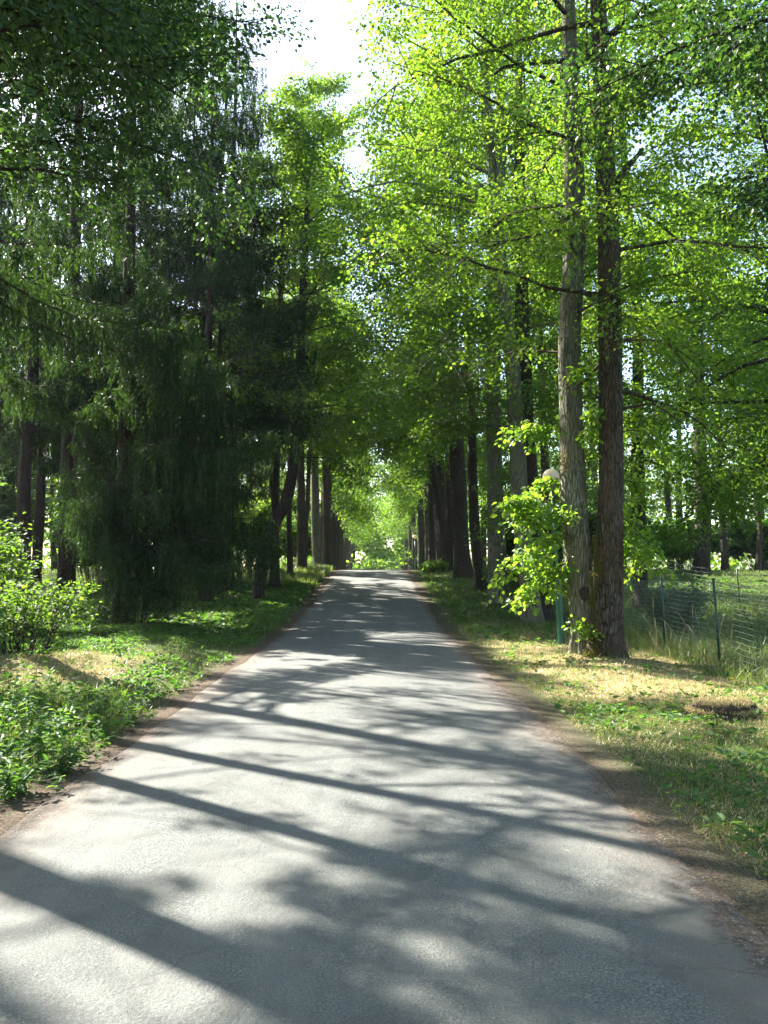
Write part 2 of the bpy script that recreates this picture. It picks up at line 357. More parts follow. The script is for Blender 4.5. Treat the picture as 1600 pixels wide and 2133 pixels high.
def ground_mat():
    m, n, out = new_mat('forest_ground'); p = wpos(n)
    fine = noise(n, 45, 4, p, .75); mid = noise(n, 6, 5, p, .7); big = noise(n, .6, 5, p, .6)
    green = ramp(n, fine, [(.3, (.02, .04, .012)), (.55, (.05, .09, .02)), (.75, (.12, .13, .04))])
    dry = ramp(n, fine, [(.3, (.12, .09, .04)), (.55, (.32, .26, .13)), (.75, (.48, .41, .24))])
    dirt = dirt_col(n, p)
    c = mixc(n, ramp(n, mid, [(.44, (0, 0, 0)), (.62, (.7, .7, .7))]), green, dirt)
    sx = N(n, 'ShaderNodeSeparateXYZ'); n.links.new(p, sx.inputs[0])
    def rng(sock, a, b, c0=0, c1=1):
        mr = N(n, 'ShaderNodeMapRange'); n.links.new(sock, mr.inputs[0]); mr.inputs[1].default_value = a; mr.inputs[2].default_value = b; mr.inputs[3].default_value = c0; mr.inputs[4].default_value = c1; return mr.outputs[0]
    def mul(a, b, op='MULTIPLY'):
        x = N(n, 'ShaderNodeMath', operation=op)
        for i, s in enumerate((a, b)):
            if hasattr(s, 'is_output'): n.links.new(s, x.inputs[i])
            else: x.inputs[i].default_value = s
        return x.outputs[0]
    # dry mown strip under the lime trees on the right
    ds = mul(mul(rng(sx.outputs[0], 1.9, 2.6), rng(sx.outputs[0], 6.2, 5.2)), rng(sx.outputs[1], 8.0, 10.5))
    ds = mul(ds, ramp(n, mid, [(.25, (.45, .45, .45)), (.55, (1, 1, 1))]))
    ds = mul(ds, rng(sx.outputs[1], 24, 19))
    c = mixc(n, ds, c, dry)
    ls = mul(mul(rng(sx.outputs[0], -3.2, -3.8), rng(sx.outputs[0], -6.2, -5.4)), mul(rng(sx.outputs[1], 8.5, 10), rng(sx.outputs[1], 15, 13.5)))
    c = mixc(n, mul(ls, .8), c, dry)
    # brown litter margin along the road
    j = mul(mid, 1.5)
    ml = mul(rng(mul(sx.outputs[0], j, 'ADD'), -2.35, -1.6), rng(sx.outputs[0], 0, -1))
    mrr = mul(rng(mul(sx.outputs[0], j, 'ADD'), 3.15, 2.35), rng(sx.outputs[0], 0, 1))
    c = mixc(n, mul(mul(ml, mrr, 'ADD'), .95), c, dirt)
    pb = N(n, 'ShaderNodeBsdfPrincipled'); pb.inputs['Roughness'].default_value = .95; pb.inputs['Specular IOR Level'].default_value = .1; n.links.new(c, pb.inputs['Base Color'])
    bp = N(n, 'ShaderNodeBump'); bp.inputs['Distance'].default_value = .02; n.links.new(mul(fine, mid, 'ADD'), bp.inputs['Height']); n.links.new(bp.outputs[0], pb.inputs['Normal'])
    n.links.new(pb.outputs[0], out.inputs[0]); return m
M['ground'] = ground_mat()

# ------------------------------------------------------------------ ground and road
def nonuni(segs):
    o = []
    for a, b, s in segs: o += list(np.arange(a, b, s))
    return np.array(o + [segs[-1][1]])
xs = nonuni([(-260, -60, 20), (-60, -20, 2.5), (-20, -8, .5), (-8, -2.8, .16), (-2.8, 2.8, .12), (2.8, 8, .16), (8, 20, .5), (20, 60, 2.5), (60, 260, 20)])
ys = nonuni([(-60, -4, 4), (-4, 2, .5), (2, 16, .14), (16, 30, .25), (30, 90, .8), (90, 420, 15)])
X, Y_ = np.meshgrid(xs, ys); Z = gh(X, Y_)
nx, ny = len(xs), len(ys)
V = np.stack([X, Y_, Z], -1).reshape(-1, 3)
i = np.arange(ny - 1)[:, None] * nx + np.arange(nx - 1)[None]
Qg = np.stack([i, i + 1, i + nx + 1, i + nx], -1).reshape(-1, 4)
tag(mesh('ground', V, Qg, M['ground'], smooth=True), kind='structure', label='forest floor and mown verges either side of the road')
ys2 = nonuni([(-6, 30, .15), (30, 140, .6)])
us = np.linspace(0, 1, 33)
YY, UU = np.meshgrid(ys2, us, indexing='ij'); XX = rl(YY) * (1 - UU) + rr(YY) * UU
ZZ = prof(YY) + .012 + .03 * (1 - (2 * UU - 1) ** 2) + .004 * np.sin(XX * 3 + YY * 2.2) - .05 * (np.abs(UU - .5) > .495)
V = np.stack([XX, YY, ZZ], -1).reshape(-1, 3); nx, ny = 33, len(ys2)
i = np.arange(ny - 1)[:, None] * nx + np.arange(nx - 1)[None]
tag(mesh('road', V, np.stack([i, i + 1, i + nx + 1, i + nx], -1).reshape(-1, 4), M['asphalt'], smooth=True), kind='structure', label='narrow grey asphalt road running straight over a low rise')

# ------------------------------------------------------------------ trees
def rnd(*s): return rs.rand(*s)
def trunk_mesh(path, rad, sides=24, flare=.35, seed=0, rough=.05, base=None):
    """smooth dense path -> trunk with root flare and uneven section"""
    path = np.asarray(path, float); rad = np.asarray(rad, float)
    L = np.concatenate([[0], np.cumsum(np.linalg.norm(np.diff(path, axis=0), axis=1))])
    n = max(12, int(L[-1] / (.16 if sides > 20 else .5)))
    # denser at the foot
    s = np.linspace(0, 1, n) ** 1.25 * L[-1]
    p = np.stack([np.interp(s, L, path[:, k]) for k in range(3)], -1)
    for _ in range(3): p[1:-1] = (p[:-2] + 2 * p[1:-1] + p[2:]) / 4
    r = np.interp(s, L, rad)
    a = np.arange(sides) / sides * 2 * math.pi; q = np.random.RandomState(seed)
    ph = q.rand(6) * 6.3
    fl = np.exp(-s / .32)[:, None] * flare * (1 + .7 * np.sin(3 * a + ph[0]) + .5 * np.sin(5 * a + ph[1]) + .3 * np.sin(8 * a + ph[5]))[None]
    lum = rough * (np.sin(2 * a + ph[2])[None] * np.sin(s * .9 + ph[3])[:, None] + .6 * np.sin(3 * a[None] + s[:, None] * .7 + ph[4]) + .35 * np.sin(7 * a[None] + np.sin(s * 2)[:, None]))
    if sides > 20: lum = lum + rough * .35 * np.sin(17 * a[None] + 2 * np.sin(s * 3.1)[:, None]) + (q.rand(n, sides) - .5) * rough * .5
    return tube(p, r, sides, wob=1 + fl + lum), (p, r)
def limb(start, d, L, droop, n=7, wob=.12, q=rs):
    d = unit(np.array(d, float)); pts = [np.array(start, float)]; st = L / (n - 1)
    for i in range(n - 1):
        d = unit(d + (q.rand(3) - .5) * wob * 2 + np.array([0, 0, droop / (n - 1)])); pts.append(pts[-1] + d * st)
    return np.array(pts)
def along(path, f):
    k = f * (len(path) - 1); i = min(int(k), len(path) - 2); return path[i] + (path[i + 1] - path[i]) * (k - i), unit(path[i + 1] - path[i])
def leafcloud(paths, per, ls, q, sig=(.18, .12), fine=False, aspect=.8, cull=True, tilt=.55):
    """leaves hanging along twig paths"""
    A = []; D = []
    for p in paths:
        k = max(2, int(per * DENS * (.6 + .8 * q.rand())))
        f = q.rand(k) ** .8 * (len(p) - 1); i = np.minimum(f.astype(int), len(p) - 2)
        c = p[i] + (p[i + 1] - p[i]) * (f - i)[:, None]
        o = q.randn(k, 3) * np.array([sig[0], sig[0], sig[1]])
        A.append(c + o); D.append(unit(p[i + 1] - p[i]) * .5 + unit(o * [1, 1, .4]) + np.array([0, 0, -.35]))
    if not A: return np.zeros((0, 3)), np.zeros((0, 4), int)
    c = np.concatenate(A); d = np.concatenate(D)
    if cull:
        k = keep(c); c = c[k]; d = d[k]
    nrm = unit(np.array([0, 0, 1.]) + q.randn(len(c), 3) * tilt)
    L = ls * (LS if cull else 1) * (.6 + .8 * q.rand(len(c)) ** 1.3)
    return leaves(c, d + q.randn(len(c), 3) * .3, nrm, L, L * aspect, fine)
def crown(tr, H0, H1, Rad, nl, q, twigs=11, per=26, ls=.13, bias=None, shape=None, droop=-.5, el=(10, 55), lean=0, lr=.25, fine=False, sig=(.18, .12), cull=True, tw=.35):
    """limbs + foliage round a trunk (p, r). returns branch B, leaf (V,Q)"""
    p, r = tr; bb = B(); paths = []
    for i in range(nl):
        t = (i + q.rand()) / nl; h = p[0, 2] + H0 + (H1 - H0) * t
        j = int(np.clip(np.searchsorted(p[:, 2], h), 1, len(p) - 1)); st = p[j]; tr_ = r[j]
        az = i * 2.399 + q.rand() * .9
        if bias is not None and q.rand() < bias[1]: az = bias[0] + (q.rand() - .5) * 1.5
        L = Rad * (shape(t) if shape else (1 - .65 * t ** 1.6) * (.65 + .35 * min(1, t * 4))) * (.7 + .5 * q.rand())
        e = R(el[0] + (el[1] - el[0]) * t + (q.rand() - .5) * 20)
        lp = limb(st, (math.cos(az) * math.cos(e), math.sin(az) * math.cos(e), math.sin(e)), L, droop, 8, .24, q)
        if cull and keep(lp[3:] + [0, 0, -.1]).mean() < .55 and q.rand() < .85: continue
        r0 = max(.014, min(tr_ * .5, L * .0085 + .008))
        bb.add(*tube(lp, np.linspace(r0, .008, 8), 6))
        for k in range(twigs):
            f = .18 + .82 * (k + q.rand()) / twigs; a, d = along(lp, min(f, .999))
            sd = np.cross(d, [0, 0, 1.]); sd = unit(sd) * (1 if k % 2 else -1)
            tl = L * tw * (1.15 - .6 * f) * (.6 + .7 * q.rand()) + .25
            tp = limb(a, d * .7 + sd * (.5 + q.rand() * .6) + np.array([0, 0, (q.rand() - .45) * 1.5]), tl, -.55, 5, .2, q)
            bb.add(*tube(tp, np.linspace(max(.006, r0 * .3), .003, 5), 3)); paths.append(tp)
    lv = leafcloud(paths, per, ls, q, sig=sig, fine=fine, cull=cull)
    return bb, lv
NT = [0]; DENS = 3.7; LS = .74
def lime(path, rad, label, H0=5, Rad=4, nl=26, per=26, ls=.13, mat='lime', bark='bark', name='lime_tree', sides=16, cat='tree', group=None, seed=None, flare=.35, extra_top=True, second=None, **k):
    NT[0] += 1; q = np.random.RandomState(NT[0] * 13 + 5 if seed is None else seed)
    path = np.asarray(path, float); base = path[0].copy(); base[2] = gh(base[0], base[1])
    path[0][2] = base[2] - .12
    o = empty(name, base, label, cat, group)
    (V, Q), tr = trunk_mesh(path, rad, sides, flare, NT[0])
    mesh('trunk', V, Q, M[bark], o, smooth=True)
    H1 = path[-1][2] - base[2]
    bb, lv = crown(tr, H0, H1 * .985, Rad, nl, q, per=per, ls=ls, **k)
    bl = [bb]
    LV = [lv]
    if second:
        p2, r2, bark2, kk = second
        p2 = np.asarray(p2, float); p2[0][2] = gh(p2[0][0], p2[0][1]) - .12
        (V, Q), tr2 = trunk_mesh(p2, r2, sides, flare, NT[0] + 50)
        mesh('trunk', V, Q, M[bark2], o, smooth=True)
        b2, l2 = crown(tr2, kk.get('H0', H0), (p2[-1][2] - base[2]) * .985, kk.get('Rad', Rad), kk.get('nl', nl), q, per=per, ls=ls, **{**k, **kk.get('k', {})})
        bl.append(b2); LV.append(l2)
    for x in bl: x.obj('branches', M[bark], o, smooth=True)
    l = B()
    for v, qq in LV: l.add(v, qq)
    l.obj('crown', M[mat], o)
    return o
def px_path(pts, Y, top=None):
    """[(px, py, width px)] at depth Y -> path, radii"""
    Ys = Y if hasattr(Y, '__len__') else [Y] * len(pts)
    p = np.array([P(a, b, yy) for (a, b, c), yy in zip(pts, Ys)]); r = np.array([c / 2 / F * yy for (a, b, c), yy in zip(pts, Ys)])
    if top:
        d = unit(p[-1] - p[-2]); d = unit(d + [0, 0, 1]); L = (top - p[-1][2])
        if L > 0:
            p = np.vstack([p, p[-1] + d * L * .5, p[-1] + d * L]); r = np.concatenate([r, [r[-1] * .6, .03]])
    return p, r

# --- the double trunk beside the road on the right
pl, rL = px_path([(1214, 1376, 40), (1214, 1300, 44), (1204, 1150, 56), (1193, 1000, 55), (1189, 850, 50), (1186, 700, 47), (1194, 560, 45), (1198, 450, 43), (1195, 300, 38), (1190, 150, 34), (1184, 0, 30)], 14.35, 22)
pr, rR = px_path([(1262, 1380, 66), (1265, 1300, 60), (1271, 1150, 55), (1274, 1000, 51), (1273, 850, 49), (1272, 700, 47), (1268, 500, 43), (1261, 350, 42), (1255, 200, 38), (1248, 50, 35), (1244, -80, 31)], 14.1, 23)
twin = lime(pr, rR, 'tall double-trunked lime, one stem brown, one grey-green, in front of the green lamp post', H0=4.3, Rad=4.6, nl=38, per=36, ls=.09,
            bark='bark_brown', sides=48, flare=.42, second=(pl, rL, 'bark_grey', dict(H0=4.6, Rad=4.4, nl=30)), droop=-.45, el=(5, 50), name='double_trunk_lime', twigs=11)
# named branches seen against the leaves, the leafy shoots at the foot, hollow and moss
for pts, Y, r0 in [([(1175, 127), (1120, 130), (1050, 140), (1030, 155)], 14.2, .05), ([(1270, 75), (1310, 40), (1360, 5), (1400, -40)], 14.0, .07),
                   ([(1285, 380), (1310, 345), (1340, 310)], 14.0, .07), ([(1222, 0), (1222, 120), (1228, 200), (1240, 270), (1250, 330)], 13.9, .022),
                   ([(1205, 540), (1170, 470), (1160, 440)], 14.2, .04), ([(1215, 800), (1280, 720), (1330, 700)], 14.3, .03), ([(1300, 850), (1360, 840), (1420, 880)], 14.2, .03)]:
    pp = np.array([P(a, c, Y) for a, c in pts]); V, Q = tube(pp, np.linspace(r0, r0 * .45, len(pp)), 8); mesh('bare_limb', V, Q, M['bark_brown'], twin, smooth=True)
q = np.random.RandomState(3)
b = B(); paths = []
for (x0, y0), (x1, y1), Y0, Y1 in [((1200, 1080), (1025, 1060), 14.3, 14.0), ((1205, 1090), (1040, 1110), 14.3, 14.1), ((1205, 1130), (1045, 1210), 14.3, 13.9), ((1210, 1190), (1080, 1255), 14.3, 14.2),
                                   ((1200, 1075), (1080, 1045), 14.3, 14.3), ((1200, 1150), (1060, 1180), 14.3, 14.5), ((1205, 1200), (1110, 1200), 14.3, 14.7), ((1195, 1090), (1115, 1060), 14.3, 14.8), ((1197, 1040), (1120, 1008), 14.3, 14.7),
                                   ((1205, 1080), (1110, 1090), 14.3, 13.8), ((1190, 930), (1050, 915), 14.4, 15.3), ((1190, 900), (1100, 895), 14.3, 15), ((1205, 1120), (1120, 1140), 14.3, 13.9), ((1200, 1160), (1140, 1230), 14.2, 14.2),
                                   ((1285, 1080), (1380, 1180), 14.1, 13.5), ((1285, 1120), (1340, 1190), 14.1, 14.3), ((1285, 1000), (1350, 1050), 14.2, 14.8), ((1285, 900), (1400, 960), 14.2, 15), ((1285, 1030), (1330, 1100), 14.1, 14.6), ((1205, 1330), (1225, 1275), 14, 13.9),
                                   ((1240, 800), (1200, 780), 14, 13.6), ((1260, 850), (1230, 900), 14, 13.8)]:
    a, e = P(x0, y0, Y0), P(x1, y1, Y1); L = np.linalg.norm(e - a)
    if x1 == 1225: L *= .6; e = a + (e - a) * .5
    t = np.linspace(0, 1, 7)[:, None]; lp = a + (e - a) * t + np.array([0, 0, 1.]) * .16 * L * np.sin(t * math.pi) + q.randn(7, 3) * .03
    b.add(*tube(lp, np.linspace(.014, .004, 7), 5)); paths.append(lp[3:])
    for k in range(int(3 + L * 5)):
        f = .25 + .72 * q.rand(); s, d = along(lp, f)
        tp = limb(s, d + q.randn(3) * [.6, .6, .35], .18 + .35 * q.rand(), -.7, 4, .2, q); b.add(*tube(tp, .003, 3)); paths.append(tp)
b.obj('shoot_stems', M['bark_brown'], twin)
V, Q = leafcloud(paths, 7, .084, q, sig=(.06, .05), fine=True, cull=False, aspect=.85, tilt=.6); mesh('leafy_shoots', V, Q, M['bright'], twin)
c = P(1218, 1237, 14.12); a = np.linspace(0, 2 * math.pi, 17)[:-1]     # rot hole in the grey stem, inner shade put into a flat dark lens
ring = np.array([[c[0] + .085 * math.cos(x) * (1 + .15 * math.sin(3 * x)), c[1] - .02 - .06 * abs(math.cos(x)) * 0, c[2] + .12 * math.sin(x)] for x in a])
ring[:, 1] = c[1] + .02
inn = ring * .8 + c * .2; inn[:, 1] = c[1] - .012
V = np.concatenate([ring, inn, c[None] + [0, -.008, 0]]); Qh = [[i, (i + 1) % 16, 16 + (i + 1) % 16, 16 + i] for i in range(16)] + [[32, 16 + i, 16 + (i + 1) % 16, 16 + (i + 2) % 16] for i in range(0, 16, 2)]
mesh('rot_hollow_shade', V, Qh, M['stump'], twin)
# moss where the stems meet
A = []
for (mx, my, sx, sy, k) in [(1244, 1180, 5, 22, 500), (1240, 1130, 3, 14, 200), (1236, 1345, 9, 26, 700), (1176, 965, 5, 12, 250), (1233, 1240, 4, 25, 300), (1228, 1368, 14, 6, 300)]:
    for _ in range(k): A.append(P(mx + q.randn() * sx, my + q.randn() * sy, 13.86 + .05 * q.rand() if mx > 1200 else 14.12 + .04 * q.rand()))
A = np.array(A); V, Q = leaves(A, q.randn(len(A), 3) + [0, -.6, .2], q.randn(len(A), 3), .03, .018); mesh('moss_patch', V, Q, M['moss'], twin)

# --- the row on the right
p1, r1 = px_path([(1113, 1302, 40), (1100, 1200, 38), (1085, 1080, 35), (1076, 900, 34), (1066, 750, 30), (1052, 620, 28), (1035, 450, 24), (1015, 250, 20)], 22.6, 21)
p2, r2 = px_path([(1136, 1296, 34), (1118, 1150, 34), (1098, 900, 32), (1088, 700, 30), (1085, 500, 26), (1082, 300, 20)], 23.2, 21)
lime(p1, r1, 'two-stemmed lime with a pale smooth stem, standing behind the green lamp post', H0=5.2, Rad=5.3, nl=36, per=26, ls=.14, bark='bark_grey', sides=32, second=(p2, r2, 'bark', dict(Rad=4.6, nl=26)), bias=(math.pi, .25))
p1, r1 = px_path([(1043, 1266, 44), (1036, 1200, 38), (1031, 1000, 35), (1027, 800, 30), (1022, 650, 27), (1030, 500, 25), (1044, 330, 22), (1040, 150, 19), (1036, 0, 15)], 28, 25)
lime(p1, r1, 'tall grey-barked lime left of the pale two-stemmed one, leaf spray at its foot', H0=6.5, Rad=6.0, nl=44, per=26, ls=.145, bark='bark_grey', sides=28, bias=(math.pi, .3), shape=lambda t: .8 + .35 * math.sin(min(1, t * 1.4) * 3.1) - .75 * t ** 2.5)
p1, r1 = px_path([(1004, 1232, 26), (990, 1130, 22), (984, 1000, 20), (983, 850, 18), (972, 650, 16), (960, 450, 13)], 33.2, 21)
lime(p1, r1, 'slender dark lime between two thicker trunks on the right of the road', H0=6, Rad=5.6, nl=36, per=24, ls=.17, bias=(math.pi, .4))
p1, r1 = px_path([(968, 1211, 40), (962, 1150, 34), (954, 1000, 32), (947, 850, 28), (940, 650, 22), (930, 450, 16)], 39.6, 22)
lime(p1, r1, 'thick dark lime trunk on the right where the road starts to rise', H0=6.5, Rad=6, nl=40, per=26, ls=.19, bias=(math.pi, .4))
p1, r1 = px_path([(942, 1196, 16), (925, 1110, 17), (905, 1000, 17), (895, 930, 16), (886, 850, 14), (880, 700, 11)], 45.5, 20)
lime(p1, r1, 'thin dark lime leaning left toward the road crest on the right side', H0=6.5, Rad=5.5, nl=32, per=24, ls=.21, bias=(math.pi, .45))
def straight(x, y, H, r, lean=(0, 0)):
    z = gh(x, y); q = np.random.RandomState(int(abs(x * 31 + y * 17)) % 9999); n = 7; t = np.linspace(0, 1, n)
    p = np.stack([x + lean[0] * t + q.randn(n) * .10 * (t > 0), y + lean[1] * t + q.randn(n) * .10 * (t > 0), z + H * t], -1)
    return p, r * np.linspace(1, .2, n) ** .8
protoR = []
ordn = ['nearest', 'second nearest', 'third', 'fourth', 'fifth', 'sixth', 'seventh', 'eighth', 'ninth', 'tenth', 'eleventh', 'twelfth', 'thirteenth']
def clone(o, loc, rz, sc, label, group):
    r = o.copy(); COL.objects.link(r); r.location = loc; r.rotation_euler = (0, 0, rz); r.scale = (sc, sc, sc)
    r['label'] = label; r['group'] = group
    for ch in list(o.children):
        c = ch.copy(); COL.objects.link(c); c.parent = r
    return r
for i, (y, x, r) in enumerate([(49, 4.45, .36), (53.5, 4.3, .33), (58.5, 4.5, .30), (64, 4.3, .33), (70, 4.4, .3), (77, 4.3, .34), (85, 4.5, .3), (95, 4.3, .33), (107, 4.4, .3), (121, 4.3, .3), (138, 4.4, .3)]):
    lab = 'dark lime in the avenue on the right, %s beyond the thin leaning one' % ordn[i]
    if i < 4:
        p, rr_ = straight(x, y, 20 + i, r, (-.5, 0)); protoR.append(lime(p, rr_, lab, H0=5.5, Rad=4.6, nl=26, per=20, ls=.22, bias=(math.pi, .15), group='avenue limes on the right', twigs=10, sig=(.35, .25), sides=12))
    else: clone(protoR[i % 4], (x, y, gh(x, y)), i * .2 - .6, 1 + .05 * math.sin(i * 3), lab, 'avenue limes on the right')
# --- the row on the left
p1, r1 = px_path([(536, 1257, 26), (545, 1190, 24), (558, 1120, 24), (580, 1075, 25), (598, 1040, 24), (610, 980, 22), (622, 850, 20), (627, 700, 18), (634, 560, 16), (640, 430, 10)], 29, 17.2)
lime(p1, r1, 'bent lime on the left, leaning over to the road before growing straight up', H0=5, Rad=4.0, nl=36, per=18, ls=.15, sides=24, flare=.2, shape=lambda t: .75 + .25 * math.sin(t * 3.1) - .35 * t ** 3, el=(15, 65))
p1, r1 = px_path([(572, 1227, 20), (573, 1100, 17), (576, 950, 16), (582, 750, 14), (585, 600, 12), (590, 450, 9)], 34, 18)
lime(p1, r1, 'straight dark trunk directly behind the bent lime on the left', H0=6, Rad=4.0, nl=32, per=22, ls=.17, bias=(0, .3))
p1, r1 = px_path([(605, 1207, 13), (602, 1100, 11), (604, 950, 10), (608, 750, 9), (612, 560, 7)], 38.5, 20)
lime(p1, r1, 'thin dark trunk on the left grass bank, third from the bent lime', H0=6, Rad=4.0, nl=30, per=22, ls=.18, bias=(0, .35))
p1, r1 = px_path([(630, 1191, 22), (628, 1100, 19), (626, 980, 17), (628, 800, 15), (632, 600, 12), (640, 400, 9)], 43, 27)
p2, r2 = px_path([(634, 1188, 10), (637, 1110, 9), (641, 1040, 9), (645, 930, 8), (655, 750, 7), (668, 550, 5)], 43.3, 23)
lime(p1, r1, 'forked brown-lit lime on the left of the road near the rise', H0=6, Rad=5.6, nl=46, per=26, ls=.20, bias=(0, .2), second=(p2, r2, 'bark_brown', dict(nl=16, Rad=2.6)), bark='bark_brown')
p1, r1 = px_path([(663, 1187, 22), (658, 1100, 19), (654, 950, 16), (652, 800, 13), (655, 600, 10)], 50, 22)
p2, r2 = px_path([(681, 1187, 22), (681, 1100, 18), (678, 950, 15), (676, 800, 13), (680, 600, 9)], 51, 22)
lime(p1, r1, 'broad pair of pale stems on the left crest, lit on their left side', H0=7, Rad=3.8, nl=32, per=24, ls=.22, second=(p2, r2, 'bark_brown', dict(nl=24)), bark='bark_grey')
protoL = []
for i, (y, x, r) in enumerate([(57, -3.7, .38), (62, -3.9, .25), (68, -3.8, .33), (75, -3.7, .3), (83, -3.8, .32), (92, -3.7, .3), (103, -3.8, .3), (116, -3.7, .3), (132, -3.8, .3)]):
    lab = 'dark lime in the avenue on the left, %s beyond the broad pair of stems' % ordn[i]
    if i < 4:
        p, rr_ = straight(x, y, 20 + i, r, (.6, 0)); protoL.append(lime(p, rr_, lab, H0=4.5, Rad=4.2, nl=26, per=20, ls=.22, bias=(0, .15), group='avenue limes on the left', twigs=10, sig=(.35, .25), sides=12))
    else: clone(protoL[i % 4], (x, y, gh(x, y)), i * .2 - .6, 1 + .05 * math.sin(i * 3), lab, 'avenue limes on the left')

# --- near maples on the left, outside the frame: trunks cast the long shadows, crowns hang into the top corner
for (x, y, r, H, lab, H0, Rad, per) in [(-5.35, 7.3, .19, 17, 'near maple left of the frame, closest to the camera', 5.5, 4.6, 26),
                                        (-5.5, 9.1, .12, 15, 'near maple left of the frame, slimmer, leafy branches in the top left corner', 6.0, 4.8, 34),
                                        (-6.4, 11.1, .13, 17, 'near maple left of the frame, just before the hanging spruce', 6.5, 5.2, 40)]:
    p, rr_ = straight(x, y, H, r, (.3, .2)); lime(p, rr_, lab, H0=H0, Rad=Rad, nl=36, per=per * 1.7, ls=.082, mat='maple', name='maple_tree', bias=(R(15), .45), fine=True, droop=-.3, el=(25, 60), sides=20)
# --- near maple on the right, crown in the top right corner
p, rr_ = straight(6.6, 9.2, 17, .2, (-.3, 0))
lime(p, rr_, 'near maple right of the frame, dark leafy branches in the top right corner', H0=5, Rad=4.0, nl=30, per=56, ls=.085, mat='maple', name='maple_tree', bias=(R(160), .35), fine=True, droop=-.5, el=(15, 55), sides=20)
# --- trees over the fenced field
for (x, y, H, r, H0, Rad, nl, per, ls, lab, bk) in [
    (9.4, 19.5, 17, .22, 3.6, 5.6, 48, 40, .12, 'wide lime over the fenced field, low branches hanging right of the double trunk', 'bark'),
    (8.6, 27, 20, .25, 4.5, 5.2, 40, 28, .17, 'lime behind the fenced field, just right of the double trunk', 'bark'),
    (13.6, 25, 18, .22, 3.8, 5.4, 44, 34, .15, 'lime at the right edge beyond the fence, dense hanging crown', 'bark'),
    (17.0, 43.5, 20, .42, 4.5, 5.5, 36, 26, .22, 'thick dark trunk at the back of the field behind the far fence post', 'bark'),
    (19.6, 46.5, 16, .2, 3.6, 4.5, 30, 24, .22, 'slimmer dark trunk right behind the thick field tree', 'bark'),
    (21.4, 46.5, 14, .17, 4.0, 4.5, 30, 24, .22, 'thin sunlit-backed tree at the far right of the field', 'bark_brown'),
    (12.5, 45, 15, .18, 4, 4.5, 30, 26, .22, 'small tree at the back of the field left of the thick trunk', 'bark'),
    (8.5, 41, 21, .25, 6, 5.0, 34, 26, .2, 'lime set back behind the right-hand row, midway along the rise', 'bark'),
    (9.5, 54, 22, .25, 5, 5.5, 34, 26, .24, 'lime set back behind the right-hand row, near the crest', 'bark'),
    (8.0, 34, 21, .22, 6.5, 4.8, 34, 26, .18, 'lime set back behind the grey-barked tree on the right', 'bark'),
    (24, 36, 16, .25, 3.5, 5.5, 34, 26, .22, 'leafy tree beyond the field, hanging over the right edge', 'bark'),
    (17.0, 31, 15, .2, 4.6, 4.5, 30, 26, .18, 'lime at the right edge behind the far fence line', 'bark')]:
    p, rr_ = straight(x, y, H, r, (rs.randn() * .4, 0)); lime(p, rr_, lab, H0=H0, Rad=Rad, nl=int(nl * .9), per=per * .85, ls=ls, bark=bk, droop=-.75, el=(5, 50))

q = np.random.RandomState(41)
k = 0; seen = {}
def rank(x, y):
    row = int((y - 50) // 8); key = (x < 0, row); seen[key] = seen.get(key, 0) + 1
    w_ = ['first', 'second'] + ordn[2:]; return w_[row], w_[seen[key] - 1]
for (x, y) in [(-14, 60), (-20, 64), (-27, 60), (-33, 68), (-9, 66), (-16, 72), (-24, 75), (-38, 62), (-10, 78), (-30, 78), (-44, 72), (-20, 84), (-12, 92),
               (11, 62), (16, 60), (22, 62), (28, 60), (34, 64), (13, 70), (20, 72), (27, 74), (10, 78), (36, 74), (17, 82), (25, 84), (43, 66), (9, 92), (31, 52), (38, 50)]:
    sd = 'left' if x < 0 else 'right'
    clone((protoL + protoR)[k % 8], (x, y, float(gh(x, y))), q.rand() * 6, .8 + .3 * q.rand(), 'distant tree in the %s wood, %s row, %s from the avenue' % ((sd,) + rank(x, y)), 'trees of the distant wood'); k += 1
for (x, y) in [(4.5, -4), (-4.5, -3), (4.3, -10), (-4.4, -9), (9, -5), (-10, -3), (-10, 2), (10, 1), (0, -20)]:  # unseen trees added to hold back sky light from behind
    clone((protoL + protoR)[k % 8], (x, y, float(gh(x, y))), q.rand() * 6, .9, 'avenue lime added behind the viewer, outside the picture, to block skylight', 'avenue limes behind the viewer'); k += 1
